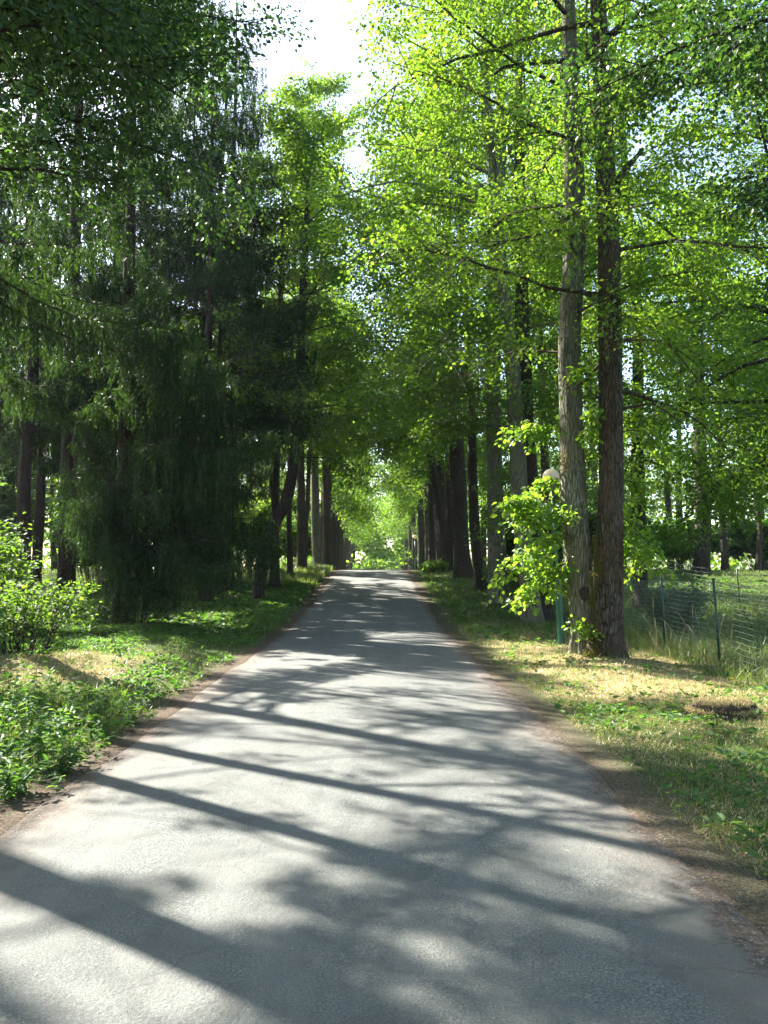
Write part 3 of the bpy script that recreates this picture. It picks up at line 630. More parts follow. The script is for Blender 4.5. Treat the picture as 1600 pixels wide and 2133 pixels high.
# ------------------------------------------------------------------ spruces
def spruce(x, y, H, r, label, H0, Rad, nb, dens=1.0, hang=1.0, az=None, azw=1.2, low=None, seed=1, cull=True, w=.026, name='spruce_tree', group=None, down=-.3, extra=(), dead=14, share=.55, taper=.75, vary=.25):
    q = np.random.RandomState(seed); z = float(gh(x, y)); o = empty(name, (x, y, z), label, 'tree', group)
    p, rr_ = straight(x, y, H, r); rr_ = r * (np.linspace(1, .06, 7)); p[0, 2] -= .1
    (V, Q), tr = trunk_mesh(p, rr_, 20, .25, seed); mesh('trunk', V, Q, M['bark_spruce'], o, smooth=True)
    bb = B(); C = []; D = []; Ln = []
    specs = []
    for i in range(nb):
        t = (i + q.rand()) / nb; h = H0 + (H - H0) * t
        a = i * 2.399 + q.rand() * .5
        if az is not None and q.rand() < share: a = az + (q.rand() - .5) * azw
        L = Rad * (1 - t) ** taper * (1.05 - vary + 2 * vary * q.rand() ** 1.5) + .4
        specs.append((h, a, L, 0.))
    specs += list(extra)
    for (h, a, L, dd) in specs:
        st = np.array([np.interp(z + h, p[:, 2], p[:, 0]), np.interp(z + h, p[:, 2], p[:, 1]), z + h])
        dn = down - .25 * q.rand() + .45 * (h / H) + dd
        # out and down, then curling up at the tip
        n = 9; f = np.linspace(0, 1, n); wv = np.cumsum(q.randn(n) * .05)
        lp = st + np.stack([np.cos(a + wv * .5) * L * f, np.sin(a + wv * .5) * L * f, L * (dn * f + .28 * f ** 3 * abs(dn) - .10 * np.sin(f * 3.1))], -1)
        lp[0] = st
        if cull and keep(lp[3:] + [0, 0, -.3]).mean() < .6: continue
        bb.add(*tube(lp, np.linspace(.012 + L * .006, .004, n), 5))
        hb = .55 + .75 * q.rand(); k = int(L * 10.5 * dens * (.6 + .6 * q.rand())); fs = .18 + .82 * (np.arange(k) + q.rand(k)) / k
        for ff in fs:
            s, d = along(lp, min(ff, .999)); side = unit(np.cross(d, [0, 0, 1.])) * (1 if q.rand() < .5 else -1)
            sl_ = (.25 + .55 * q.rand()) * (1.2 - .7 * ff) * min(1.2, L * .3)
            m = limb(s, d * .6 + side * (.4 + q.rand()), sl_, -.9, 4, .15, q)
            # pendulous strands from this side twig
            for g in range(int(2 + sl_ * 5)):
                s2, d2 = along(m, q.rand() * .99); hl = hang * hb * (.3 + .7 * q.rand() ** 1.5) * (1.0 - .45 * ff)
                kk = max(3, int(hl * 27)); tt = (np.arange(kk) + q.rand(kk)) / kk
                C.append(s2 + np.stack([np.sin(tt * 2 + g) * .03 + d2[0] * .08 * tt, np.cos(tt * 2 + g) * .03 + d2[1] * .08 * tt, -hl * tt], -1))
                D.append(q.randn(kk, 3) * .42 + np.array([0, 0, -1.])); Ln.append(.06 + .08 * q.rand(kk))
            kk = max(4, int(sl_ * 16)); tt = q.rand(kk) * 2.99; ii = tt.astype(int)
            C.append(m[ii] + (m[ii + 1] - m[ii]) * (tt - ii)[:, None]); D.append(unit(m[ii + 1] - m[ii]) + q.randn(kk, 3) * .5); Ln.append(.08 + .1 * q.rand(kk))
    for i in range(dead):      # bare dead twigs on the lower trunk
        h = 1.2 + (H0 - 1) * q.rand(); a = q.rand() * 6.3; st = np.array([np.interp(z + h, p[:, 2], p[:, 0]), np.interp(z + h, p[:, 2], p[:, 1]), z + h])
        lp = limb(st, (math.cos(a), math.sin(a), -.1 + .3 * q.rand()), .4 + 1.3 * q.rand(), -.5, 6, .2, q); bb.add(*tube(lp, np.linspace(.012, .003, 6), 4))
        for k in range(4):
            s, d = along(lp, .3 + .65 * q.rand()); bb.add(*tube(limb(s, d + q.randn(3) * .7, .15 + .3 * q.rand(), -.2, 4, .2, q), .003, 3))
    bb.obj('branches', M['bark_spruce'], o)
    C = np.concatenate(C); D = np.concatenate(D); Ln = np.concatenate(Ln)
    gz = gh(C[:, 0], C[:, 1]); k = C[:, 2] > gz + .15
    if cull: k &= keep(C)
    C, D, Ln = C[k], D[k], Ln[k]
    V, Q = leaves(C, D, q.randn(len(C), 3), Ln * 1.25, w * (.7 + .6 * q.rand(len(C))))
    mesh('needle_curtain', V, Q, M['needle'], o)
    return o
# branches of the two big ones reach toward the road (azimuth about -50 degrees)
ex = [(5.2, R(-48), 5.4, -.42), (5.6, R(-60), 6.0, -.38), (4.8, R(-38), 5.0, -.35), (6.4, R(-52), 6.2, -.3), (7.0, R(-40), 5.6, -.2), (7.4, R(-64), 6.2, -.25), (6.0, R(-30), 5, -.3), (5.0, R(-56), 4.6, -.45), (8.2, R(-46), 6, -.2), (9, R(-35), 5.6, -.15), (9.6, R(-55), 5.5, -.15), (4.6, R(-66), 5.2, -.4), (10.5, R(-42), 5.4, -.1), (11.5, R(-30), 5, -.1)]
ex = [(h, a, L * (.8 if h < 6.2 else 1), d) for h, a, L, d in ex]
spruce(-8.55, 23.0, 25, .26, 'large spruce with long hanging curtains of needles reaching toward the road on the left', 6.5, 4.8, 62, dens=1.4, share=.8, taper=.55, vary=.5, az=R(-35), azw=2.6, hang=1.25, seed=5, extra=ex, dead=30, w=.025)
spruce(-6.3, 20.6, 23, .22, 'spruce wrapped to the ground in drooping needle curtains beside the left verge', 2.4, 3.3, 60, dens=1.5, share=1.0, taper=.6, vary=.5, az=R(-12), azw=2.5, hang=1.35, seed=6, dead=4, w=.025,
       extra=[(6.5, R(-10), 4.6, -.1), (7.5, R(-25), 4.8, -.05), (9, R(0), 4.6, -.05), (10.5, R(-20), 4.4, 0), (12, R(-5), 4.2, 0), (5.6, R(-35), 4.0, -.15), (8.4, R(15), 4.4, -.05), (3.2, R(-85), 2.6, -.2), (2.8, R(-70), 2.4, -.2), (4.2, R(-95), 2.8, -.25)] + [(1.2 + .26 * i, R(-95 + 29 * (i % 5) + 3 * (i % 7)), 1.7 + .12 * i - .3 * (i % 2), -.12) for i in range(15)])
spruce(-9.2, 15.5, 24, .25, 'spruce just off the left edge whose long branches sweep down into the picture', 8.0, 3.8, 40, az=R(30), azw=2.4, hang=1.0, seed=8, dead=24,
       extra=[(8.5, R(35), 5.2, -.2), (9, R(45), 5.2, -.15), (8, R(30), 5.5, -.1)])
spruce(-11.5, 12.5, 25, .2, 'added spruce outside the frame on the left, to shade the road', 6.0, 4.2, 70, hang=.9, seed=61, dead=4)  # this and the next two: unseen spruces added for shade on the road
spruce(-15.0, 14.6, 26, .2, 'second added spruce outside the frame on the left, to shade the road', 6.0, 4.4, 70, hang=.9, seed=62, dead=4)
spruce(-9.4, 9.6, 21, .16, 'added young spruce outside the frame on the left, to shade the right verge', 6.0, 3.4, 60, hang=.9, seed=63, dead=4)
spruce(-11.9, 28.2, 26, .25, 'spruce trunk behind the leafy bush, second from the left edge', 6.0, 4.0, 60, hang=1.1, dens=1.1, seed=9, dead=24)
spruce(-13.2, 26.5, 25, .24, 'spruce at the very left edge behind the bush', 7, 3.9, 50, hang=1.1, seed=10)
spruce(-5.75, 28.0, 22, .20, 'spruce with a dark trunk, leftmost of the tight cluster left of the bent lime', 7.0, 3.3, 54, hang=1.0, dens=1.2, seed=11, az=R(-30), azw=2)
spruce(-5.45, 27.4, 14, .10, 'thin spruce pole in front of the tight cluster left of the bent lime', 6.5, 1.8, 22, hang=.6, seed=12)
spruce(-6.0, 31.5, 23, .26, 'thick spruce in the middle of the cluster left of the bent lime', 7.5, 3.4, 54, hang=1.0, dens=1.2, seed=13)
spruce(-5.45, 30.6, 23, .25, 'spruce with flared foot, rightmost of the cluster left of the bent lime', 7.2, 3.6, 54, hang=1.0, dens=1.2, seed=14, az=R(-20), azw=2)
spruce(-9.6, 30.2, 26, .2, 'dark spruce behind the large one, filling the gap above the curtains', 7, 4.6, 80, dens=1.0, hang=1.1, seed=71, taper=.5, vary=.4, w=.04, cull=False, dead=6)
spruce(-7.6, 34.0, 25, .18, 'dark spruce between the tight cluster and the wood behind', 7, 4.2, 76, dens=1.0, hang=1.1, seed=72, taper=.5, vary=.4, w=.045, cull=False, dead=6)
spruce(-14.6, 29.5, 26, .2, 'dark spruce filling the wood behind the left-edge trunks', 7, 4.4, 76, dens=1.0, hang=1.1, seed=73, taper=.5, vary=.4, w=.04, dead=6)
far_sp = []
for i, (x, y, r) in enumerate([(-8.0, 36, .16), (-10.5, 35, .2), (-13.5, 33, .2), (-16, 36, .2), (-9.0, 42, .18), (-12.5, 43, .2), (-17, 44, .22), (-7.2, 47, .17), (-20, 40, .2), (-10.5, 52, .2), (-15, 54, .2), (-22, 50, .2), (-7.4, 58, .2), (-18.5, 31, .2),
                               (-25, 58, .2), (-12, 64, .2), (-19, 66, .2), (-9, 70, .2)]):
    lab = 'slim spruce in the wood on the left, %s' % ['behind the cluster of four', 'behind the big hanging spruce', 'between the two left-edge trunks', 'far left behind the edge trunk', 'third row, behind the cluster', 'third row, behind the hanging spruce', 'third row, far left',
          'just left of the forked lime', 'deep at the left edge', 'deep behind the hanging spruce', 'deep behind the left-edge trunks', 'deepest at the left edge', 'beside the broad pair of stems', 'left edge, second row', 'far back left edge', 'far back in the middle of the wood', 'far back left of middle', 'far back nearest the road'][i]
    if i < 3: far_sp.append(spruce(x, y, 22 + i, r, lab, 5.0, 3.1, 60, dens=1.0, hang=.8, seed=30 + i, w=.06, group='slim spruces in the wood'))
    else: clone(far_sp[i % 3], (x, y, gh(x, y)), i * 1.3, .92 + .05 * (i % 4), lab, 'slim spruces in the wood')

# ------------------------------------------------------------------ understorey
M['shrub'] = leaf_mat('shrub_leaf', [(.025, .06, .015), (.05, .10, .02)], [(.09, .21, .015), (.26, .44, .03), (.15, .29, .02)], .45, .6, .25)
def shrub(x, y, rad, H, label, n=60, per=14, ls=.1, mat='weed', fine=False, cull=False, name='leafy_bush', group=None, seed=0):
    q = np.random.RandomState(seed + 77); z = float(gh(x, y)); o = empty(name, (x, y, z), label, 'bush', group); bb = B(); paths = []
    for i in range(n):
        a = q.rand() * 6.28; rr_ = rad * q.rand() ** .5; el = R(35 + 50 * q.rand()); L = H * (.5 + .55 * q.rand())
        st = np.array([x + math.cos(a) * rr_ * .35, y + math.sin(a) * rr_ * .35, z - .03])
        e = np.array([x + math.cos(a) * rr_, y + math.sin(a) * rr_, z + L]); f = np.linspace(0, 1, 6)[:, None]
        lp = st + (e - st) * f + np.array([0, 0, 1]) * .12 * L * np.sin(f * 3.1) + q.randn(6, 3) * .03 * rad
        bb.add(*tube(lp, np.linspace(.010, .003, 6), 4)); paths.append(lp[3:])
        for k in range(4):
            s, d = along(lp, .4 + .58 * q.rand()); tp = limb(s, d * .4 + q.randn(3) * [.8, .8, .2], .2 + .35 * q.rand() * min(H, 1.6), -.4, 4, .2, q); paths.append(tp); bb.add(*tube(tp, .003, 3))
    bb.obj('stems', M['bark'], o)
    V, Q = leafcloud(paths, per, ls, q, sig=(.09, .05), fine=fine, cull=cull, tilt=.4); mesh('foliage', V, Q, M[mat], o); return o
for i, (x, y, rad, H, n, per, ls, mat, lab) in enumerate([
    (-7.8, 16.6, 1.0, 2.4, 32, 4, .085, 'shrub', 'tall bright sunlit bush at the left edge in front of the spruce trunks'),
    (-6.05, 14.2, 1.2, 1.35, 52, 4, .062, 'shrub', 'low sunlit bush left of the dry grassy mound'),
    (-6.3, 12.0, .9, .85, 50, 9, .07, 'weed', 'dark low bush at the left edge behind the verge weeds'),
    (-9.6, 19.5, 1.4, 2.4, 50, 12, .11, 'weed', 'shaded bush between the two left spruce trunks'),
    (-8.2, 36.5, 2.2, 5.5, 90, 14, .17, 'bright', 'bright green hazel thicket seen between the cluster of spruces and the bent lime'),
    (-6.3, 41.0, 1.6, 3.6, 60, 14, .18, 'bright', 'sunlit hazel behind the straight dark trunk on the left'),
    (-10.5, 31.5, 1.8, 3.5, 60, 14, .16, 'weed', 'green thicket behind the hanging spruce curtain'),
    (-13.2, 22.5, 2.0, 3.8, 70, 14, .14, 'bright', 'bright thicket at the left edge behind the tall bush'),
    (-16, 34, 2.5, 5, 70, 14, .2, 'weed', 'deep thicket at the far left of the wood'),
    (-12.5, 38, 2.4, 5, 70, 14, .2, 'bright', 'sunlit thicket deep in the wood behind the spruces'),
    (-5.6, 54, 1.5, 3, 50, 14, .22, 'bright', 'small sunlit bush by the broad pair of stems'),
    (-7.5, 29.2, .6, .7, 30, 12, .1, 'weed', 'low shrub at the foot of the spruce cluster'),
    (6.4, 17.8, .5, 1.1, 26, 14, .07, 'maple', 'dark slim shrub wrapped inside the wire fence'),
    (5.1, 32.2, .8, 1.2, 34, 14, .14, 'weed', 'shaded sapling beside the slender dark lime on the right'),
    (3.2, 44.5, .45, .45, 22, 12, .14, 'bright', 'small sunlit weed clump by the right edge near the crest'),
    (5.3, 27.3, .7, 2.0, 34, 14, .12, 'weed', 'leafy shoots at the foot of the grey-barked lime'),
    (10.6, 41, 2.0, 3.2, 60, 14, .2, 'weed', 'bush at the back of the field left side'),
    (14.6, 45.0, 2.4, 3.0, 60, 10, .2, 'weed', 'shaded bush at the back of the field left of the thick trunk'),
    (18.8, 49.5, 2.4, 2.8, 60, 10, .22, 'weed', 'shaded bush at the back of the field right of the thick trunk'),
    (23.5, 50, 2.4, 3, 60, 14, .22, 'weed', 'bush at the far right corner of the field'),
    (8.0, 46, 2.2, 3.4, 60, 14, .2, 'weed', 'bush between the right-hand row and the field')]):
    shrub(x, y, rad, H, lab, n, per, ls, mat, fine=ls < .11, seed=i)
# far wood closing the view all round
q = np.random.RandomState(99)
def wood(name, label, boxes, ls, mat, cnt):
    C = []
    for (x0, x1, y0, y1, h) in boxes:
        k = int(cnt * abs(x1 - x0) * h / 100 * (2.2 if y0 > 110 else 1))
        x = x0 + (x1 - x0) * q.rand(k); y = y0 + (y1 - y0) * q.rand(k); z = h * q.rand(k) ** .9
        top = h * (.75 + .25 * np.sin(x * .35 + y * .2) * np.sin(x * .13)); cl = np.sin(x * .9 + z * .5) + np.sin(z * 1.1 - x * .4) + np.sin(y * .8 + z * .7)
        kk = (z < top) & (cl > -.9); C.append(np.stack([x, y, z + gh(x, y)], -1)[kk])
    c = np.concatenate(C); c = c[keep(c)]
    L = ls * (.6 + .8 * q.rand(len(c)))
    V, Q = leaves(c, q.randn(len(c), 3) + [0, 0, -.4], unit(q.randn(len(c), 3) * .6 + [0, 0, 1]), L, L * .8)
    return tag(mesh(name, V, Q, M[mat]), label, 'woodland', kind='stuff')
wood('far_woodland', 'distant leafy wood closing off the avenue and both sides', [(-70, -8, 86, 100, 17), (8, 75, 80, 96, 17), (-20, 20, 150, 160, 19), (-14, 14, 128, 136, 16), (-14, 14, 136, 142, 12), (-14, 14, 142, 147, 9), (-14, 14, 120, 124, 3), (-75, -45, 30, 80, 18), (50, 75, 20, 70, 16), (-60, -7, 60, 84, 4), (8, 60, 56, 80, 3.5), (-9, -2.4, 90, 140, 4), (3, 9, 90, 140, 4)], .42, 'lime', 2600)
# ------------------------------------------------------------------ lamp post, fence, stump and small things
def lathe(c, prof_, n=24, axis=None):
    a = np.arange(n) / n * 2 * math.pi; V = np.array([[c[0] + r * math.cos(t), c[1] + r * math.sin(t), c[2] + h] for r, h in prof_ for t in a])
    m_ = len(prof_); i = np.arange(m_ - 1)[:, None] * n; j = np.arange(n)[None]; k = (j + 1) % n
    return V, np.stack([i + j, i + k, i + n + k, i + n + j], -1).reshape(-1, 4)
def lamp(px, py, tpx, tpy, Y, label, gr):
    base = P(px, py, Y); base[2] = gh(base[0], base[1]); top = P(tpx, tpy, Y); o = empty('street_lamp', base, label, 'lamp', 'globe lamps along the avenue')
    ax = unit(top - base); H = np.linalg.norm(top - base)
    pts = [(0, .07), (.02, .072), (1.45, .07), (1.5, .064), (1.56, .036), (1.6, .03), (H - .24, .026)]
    V, Q = tube(np.array([base + ax * h for h, r in pts]), [r for h, r in pts], 20, cap=True); mesh('pole', V, Q, M['pole'], o, smooth=True)
    V, Q = tube(np.array([base + ax * h for h in (H - .26, H - .22, H - .16)]), [.04, .075, .07], 20, cap=True); mesh('collar', V, Q, M['band'], o, smooth=True)
    a = np.linspace(-.48 * math.pi, .5 * math.pi, 18); V, Q = lathe(top, [(gr * math.cos(t) + 1e-4, gr * math.sin(t)) for t in a], 32); mesh('globe', V, Q, M['globe'], o, smooth=True)
    # bracket strap running round the globe on its right
    aa = np.linspace(-1.1, .5, 12); pp = np.array([top + [(gr + .012) * math.cos(t) , -.0, (gr + .012) * math.sin(t)] for t in aa]); V, Q = tube(pp, .012, 6, cap=True); mesh('strap', V, Q, M['band'], o, smooth=True)
    return o
lamp(1170, 1342, 1148, 994, 17.3, 'green lamp post with a round cream globe beside the double-trunked lime', .18)
lamp(948, 1196, 946, 1051, 43, 'small far lamp with a white globe beside the thick dark trunk', .13)
lamp(866, 1182, 864, 1118, 70, 'tiny distant lamp globe by the far avenue trunks', .18)

def fence(posts, H, label, dx=.05, dz=.085, lean=0, wr=.0018, name='wire_fence'):
    o = empty(name, (*posts[0], float(gh(*posts[0]))), label, 'fence'); tops = []
    for x, y in posts:
        z = float(gh(x, y)); lx = -.10 + .06 * rs.rand(); V, Q = tube(np.array([[x, y, z - .2], [x + lx * .4, y, z + H * .5], [x + lx, y, z + H + .04]]), .021, 8, cap=True); mesh('post', V, Q, M['post'], o, smooth=True); tops.append((x, y, z, lx))
    for (x0, y0, z0, l0), (x1, y1, z1, l1) in zip(tops[:-1], tops[1:]):
        b = B(); D = math.hypot(x1 - x0, y1 - y0); n = int(D / dx); f = np.linspace(0, 1, 14)
        sag = lambda f: np.sin(f * math.pi) * .03
        for k in range(int(H / dz) + 1):
            for hh in ([k * dz + .06, ] if k else [.06]):
                h = min(hh, H - .02); zz = z0 + (z1 - z0) * f + h - sag(f) * (h / H) + .004 * np.sin(f * 23 + k)
                b.add(*tube(np.stack([x0 + (x1 - x0) * f + (l0 + (l1 - l0) * f) * h / H + .025 + .012 * np.sin(f * 9 + k), y0 + (y1 - y0) * f, zz], -1), wr * 1.25, 4))
        for k in range(n + 1):
            g = k / n; xx = x0 + (x1 - x0) * g; yy = y0 + (y1 - y0) * g; zz = z0 + (z1 - z0) * g; l = l0 + (l1 - l0) * g
            hs = np.array([.04, H * .5, H - .02]); b.add(*tube(np.stack([xx + l * hs / H + .025 + .012 * np.sin(g * 9 + hs * 4), np.full(3, yy), zz + hs - sag(g) * hs / H], -1), wr * .7, 3))
        b.obj('mesh_panel', M['wire'], o)
    return o
fence([(5.35, 5.2), (5.4, 7.8), (5.2, 10.35), (5.35, 13.0), (5.6, 16.2), (5.5, 18.5), (5.6, 21.4), (5.8, 24.3)], 1.36, 'sagging galvanised wire mesh fence on green posts to the right of the double trunk')
fence([(8.6, 35.4), (9.75, 32.8), (10.9, 30.0), (12.0, 27.4), (13.1, 24.8), (14.2, 22.2)], 1.4, 'second wire fence on thin green posts across the field', wr=.0012, dx=.1, dz=.14)

# stump
c = G(1522, 1500); q = np.random.RandomState(5)
o = empty('tree_stump', (c[0], c[1] + .2, float(gh(c[0], c[1] + .2))), 'rotten mossy tree stump in the grass at the right edge', 'stump')
n = 40; a = np.arange(n) / n * 6.283; prof_ = [(.40, -.05), (.36, .02), (.33, .08), (.315, .125), (.28, .145), (.20, .135), (.10, .12), (.001, .115)]
V = []
for k, (r, h) in enumerate(prof_):
    nz = 1 + .10 * np.sin(3 * a + 1) + .07 * np.sin(7 * a + 2) + .05 * q.randn(n); hz = h + (.018 * np.sin(4 * a + 1) + .010 * q.randn(n)) * (k > 2)
    V.append(np.stack([o.location[0] + r * nz * np.cos(a) * 1.0, o.location[1] + r * nz * np.sin(a) * .8, o.location[2] + hz], -1))
V = np.concatenate(V); i = np.arange(len(prof_) - 1)[:, None] * n; j = np.arange(n)[None]; k = (j + 1) % n
mesh('stump_wood', V, np.stack([i + j, i + k, i + n + k, i + n + j], -1).reshape(-1, 4), M['stump'], o)
k = 2600; a = q.rand(k) * 6.28; r = .37 * q.rand(k) ** .5; A = np.stack([o.location[0] + r * np.cos(a), o.location[1] + r * np.sin(a) * .8, o.location[2] + .13 * (r < .31) + .05 * (r >= .31) + .03 * q.rand(k)], -1)
V, Q = leaves(A, q.randn(k, 3) + [0, 0, .8], q.randn(k, 3), .05, .012); mesh('grass_tuft', V, Q, M['straw'], o)
def blob(name, c, r, mat, label, cat, seed, sq=.6):
    import bmesh
    bm = bmesh.new(); bmesh.ops.create_icosphere(bm, subdivisions=4, radius=1); q = np.random.RandomState(seed); ph = q.rand(9) * 6
    for v in bm.verts:
        x, y, z = v.co; d = 1 + .16 * math.sin(2.3 * x + ph[0]) + .13 * math.sin(3.1 * y + ph[1] + z) + .08 * math.sin(6 * z + ph[2] + 3 * x) + .03 * math.sin(13 * x + 11 * y + ph[3])
        v.co *= d * r; v.co.z *= sq
    me = bpy.data.meshes.new(name); bm.to_mesh(me); bm.free(); me.materials.append(M[mat])
    for p_ in me.polygons: p_.use_smooth = True
    o = bpy.data.objects.new(name, me); COL.objects.link(o); o.location = c; return tag(o, label, cat)
# dandelion
c = G(1522, 1428); o = empty('dandelion', c, 'single yellow dandelion in the dry grass near the fence post', 'flower')
V, Q = tube(np.array([c, c + [.01, 0, .09]]), .003, 5); mesh('stem', V, Q, M['weed'], o)
k = 40; a = np.arange(k) * 2.4; A = np.repeat((c + [.01, 0, .09])[None], k, 0); D = np.stack([np.cos(a), np.sin(a), .2 + 1.2 * q.rand(k)], -1)
M['yellow'] = plain_mat('yellow_petal', (.85, .62, .02), .6); V, Q = leaves(A, D, q.randn(k, 3), .03, .012); mesh('petals', V, Q, M['yellow'], o)

# ------------------------------------------------------------------ ground cover
q = np.random.RandomState(21)
def scatter(k, x0, x1, y0, y1, f=None, bias=1.0):
    y = y0 + (y1 - y0) * q.rand(k) ** bias; x = x0 + (x1 - x0) * q.rand(k)
    m_ = (x < rl(y) - .12) | (x > rr(y) + .18)
    if f is not None: m_ &= f(x, y)
    m_ &= np.abs(x) < y * .62 + 2.5
    x, y = x[m_], y[m_]; return np.stack([x, y, gh(x, y)], -1)
def blades(c, h, w, tilt=.35):
    k = len(c); a = q.rand(k) * 6.28; s = np.stack([np.cos(a), np.sin(a), 0 * a], -1); H = h * (.5 + q.rand(k))[:, None]; W = w * (.7 + .6 * q.rand(k))[:, None]
    t = unit(np.array([0, 0, 1.]) + q.randn(k, 3) * [tilt, tilt, 0])
    b2 = np.stack([q.randn(k), q.randn(k), -.3 * np.ones(k)], -1) * .18
    V = np.stack([c - s * W / 2, c + s * W / 2, c + t * H * .6 + s * W * .35, c + t * H * .6 - s * W * .35,
                  c + t * H * .6 - s * W * .35, c + t * H * .6 + s * W * .35, c + t * H + b2 * H + s * W * .06, c + t * H + b2 * H - s * W * .06], 1).reshape(-1, 3)
    return V, np.arange(k * 8).reshape(-1, 4)
def edge(x, y):      # thin towards the road
    d = np.maximum(rl(y) - x, x - rr(y)); return q.rand(len(x)) < sst(.02, .55 + .3 * np.sin(y * 2.1) + .15 * np.sin(y * 5.7), d) * .95 + .03
def clump(x, y): return (np.sin(x * 3.1 + y * 1.3) + np.sin(y * 2.7 - x * 1.9) + np.sin(x * 7 + y * 5) * .6 + q.randn(len(x)) * .8) > -.2
def dryz(x, y): return (x > 2) & (x < 5.8) & (y > 9.3) & (y < 20)
g = B()
g.add(*blades(scatter(110000, -8, 8, 3, 10, lambda x, y: edge(x, y) & (clump(x, y) | (q.rand(len(x)) < .35))), .06, .0055))
def tuft(x, y): return (np.sin(x * 9 + y * 4) + np.sin(y * 6.3 - x * 5) + np.sin(x * 2.2 + y * 9)) > .55
g.add(*blades(scatter(90000, -3.2, 2.9, 3, 24, tuft), .05, .006))
g.add(*blades(scatter(70000, -10, 10, 9, 20, lambda x, y: edge(x, y) & (clump(x, y) | (q.rand(len(x)) < .3)) & ~(dryz(x, y) & (q.rand(len(x)) < .45))), .07, .009))
g.add(*blades(scatter(90000, -22, 24, 18, 46, edge), .14, .022))
g.add(*blades(scatter(16000, 5.6, 16, 12, 30), .30, .016, .3))
g.add(*blades(scatter(5000, 4.9, 6.2, 8, 20), .26, .009, .4))
g.add(*blades(scatter(14000, -6.5, -2.6, 4, 10, lambda x, y: clump(x, y)), .2, .008, .4))
g.add(*blades(scatter(9000, -5.2, -2.6, 36, 52), .3, .02, .3))
tag(g.obj('grass', M['grass']), 'short uneven grass on the verges and field', 'grass', kind='stuff')
g = B()
g.add(*blades(scatter(110000, 2.0, 7, 8.6, 21, lambda x, y: edge(x, y) & (clump(x * 1.3, y * 1.3 + 4) | (q.rand(len(x)) < .5))), .05, .007, 1.3))
g.add(*blades(scatter(60000, 1.9, 7, 3.5, 9, lambda x, y: edge(x, y) & clump(x+1, y)), .05, .005, 1.4))
g.add(*blades(scatter(26000, -6.4, -3.2, 8.6, 15, lambda x, y: clump(x + 2, y)), .07, .007, 1.2))
tag(g.obj('dry_grass', M['straw']), 'bleached dry grass on the verges', 'grass', kind='stuff')
# tall seed grasses by the fence
b = B(); base = P(1430, 1365, 14.6)
for i in range(24):
    x, y = 5.35 + q.randn() * .45, 14.3 + q.randn() * 1.3; z = gh(x, y); b.add(*tube(limb((x, y, z), (q.randn() * .2 - .1, q.randn() * .2, 1), .5 + .6 * q.rand(), -1.0, 7, .08, q), np.array([.0015, .0015, .0015, .0015, .002, .004, .0015]), 4))
V, Q = blades(np.array([[5.3 + q.randn() * .28, 13.9 + q.randn() * .6, 0] for _ in range(60)]) + [0, 0, float(gh(5.3, 13.9))], .34, .008, .35); b.add(V, Q)
tag(b.obj('seed_grass', M['straw']), 'tall pale seeding grass along the wire fence', 'grass', kind='stuff')
# broad low leaves
def lowleaves(c, L, up=.35, k=5):
    n_ = len(c); c = np.repeat(c, k, 0); a = q.rand(len(c)) * 6.28; d = np.stack([np.cos(a), np.sin(a), up * (.3 + 1.4 * q.rand(len(c)))], -1)
    base = c + d * .02 + np.stack([0 * a, 0 * a, .02 + .05 * q.rand(len(c))], -1); LL = L * (.5 + q.rand(len(c)))
    return leaves(base, d, unit(np.array([0, 0, 1.]) + q.randn(len(c), 3) * .35), LL, LL * .55, True)
b = B()
b.add(*lowleaves(scatter(1700, 1.8, 7, 3.4, 9.5, lambda x, y: edge(x, y) & clump(x * .7, y * .7)), .065))
b.add(*lowleaves(scatter(900, 1.8, 7, 8, 18, lambda x, y: edge(x, y) & (q.rand(len(x)) < .5)), .07))
b.add(*lowleaves(scatter(260, -7, -2.3, 4, 11, lambda x, y: edge(x, y)), .10, .7, 6))
b.add(*lowleaves(scatter(1300, -7, -2.3, 4, 10, lambda x, y: edge(x, y) & clump(x * .6, y * .6)), .05, .8))
b.add(*lowleaves(scatter(9000, -7, 7, 3.4, 10.5, lambda x, y: edge(x, y) & clump(x * .8, y * .8)), .026, .5, 4))
b.add(*lowleaves(scatter(6000, -9, -2.3, 10, 19, lambda x, y: edge(x, y) & clump(x * .5, y * .5) & ~((x < -3.4) & (x > -6) & (y < 14) & (q.rand(len(x)) < .8))), .065, .6))
b.add(*lowleaves(scatter(9000, -16, -2.6, 18, 36, edge), .15))
b.add(*lowleaves(scatter(3000, 2.2, 18, 18, 40, edge), .13))
tag(b.obj('low_weeds', M['weed']), 'low broad-leaved weeds scattered through the verges', 'ground cover', kind='stuff')
# the weeds in the sun at the left edge of the road
def weed(x, y, H, label, n, seed, ls):
    q2 = np.random.RandomState(seed); z = float(gh(x, y)); o = empty('weed_plant', (x, y, z), label, 'plant', 'leafy weeds along the left verge'); bb = B(); A = []; D = []
    for i in range(n):
        a = q2.rand() * 6.28; lp = limb((x + .05 * math.cos(a), y + .05 * math.sin(a), z), (math.cos(a) * .5, math.sin(a) * .5, 1), H * (.5 + .6 * q2.rand()), -.5, 7, .1, q2); bb.add(*tube(lp, np.linspace(.004, .002, 7), 4))
        for k in range(13):
            s, d = along(lp, .15 + .84 * k / 13); az = k * 1.57 + q2.rand(); A.append(s); D.append([math.cos(az), math.sin(az), .15 - .5 * q2.rand()])
    bb.obj('stems', M['weed'], o); A = np.array(A); V, Q = leaves(A, np.array(D), unit(np.array([0, 0, 1.]) + q2.randn(len(A), 3) * .3), ls * (.6 + .7 * q2.rand(len(A))), ls * .5, True); mesh('foliage', V, Q, M['weed'], o)
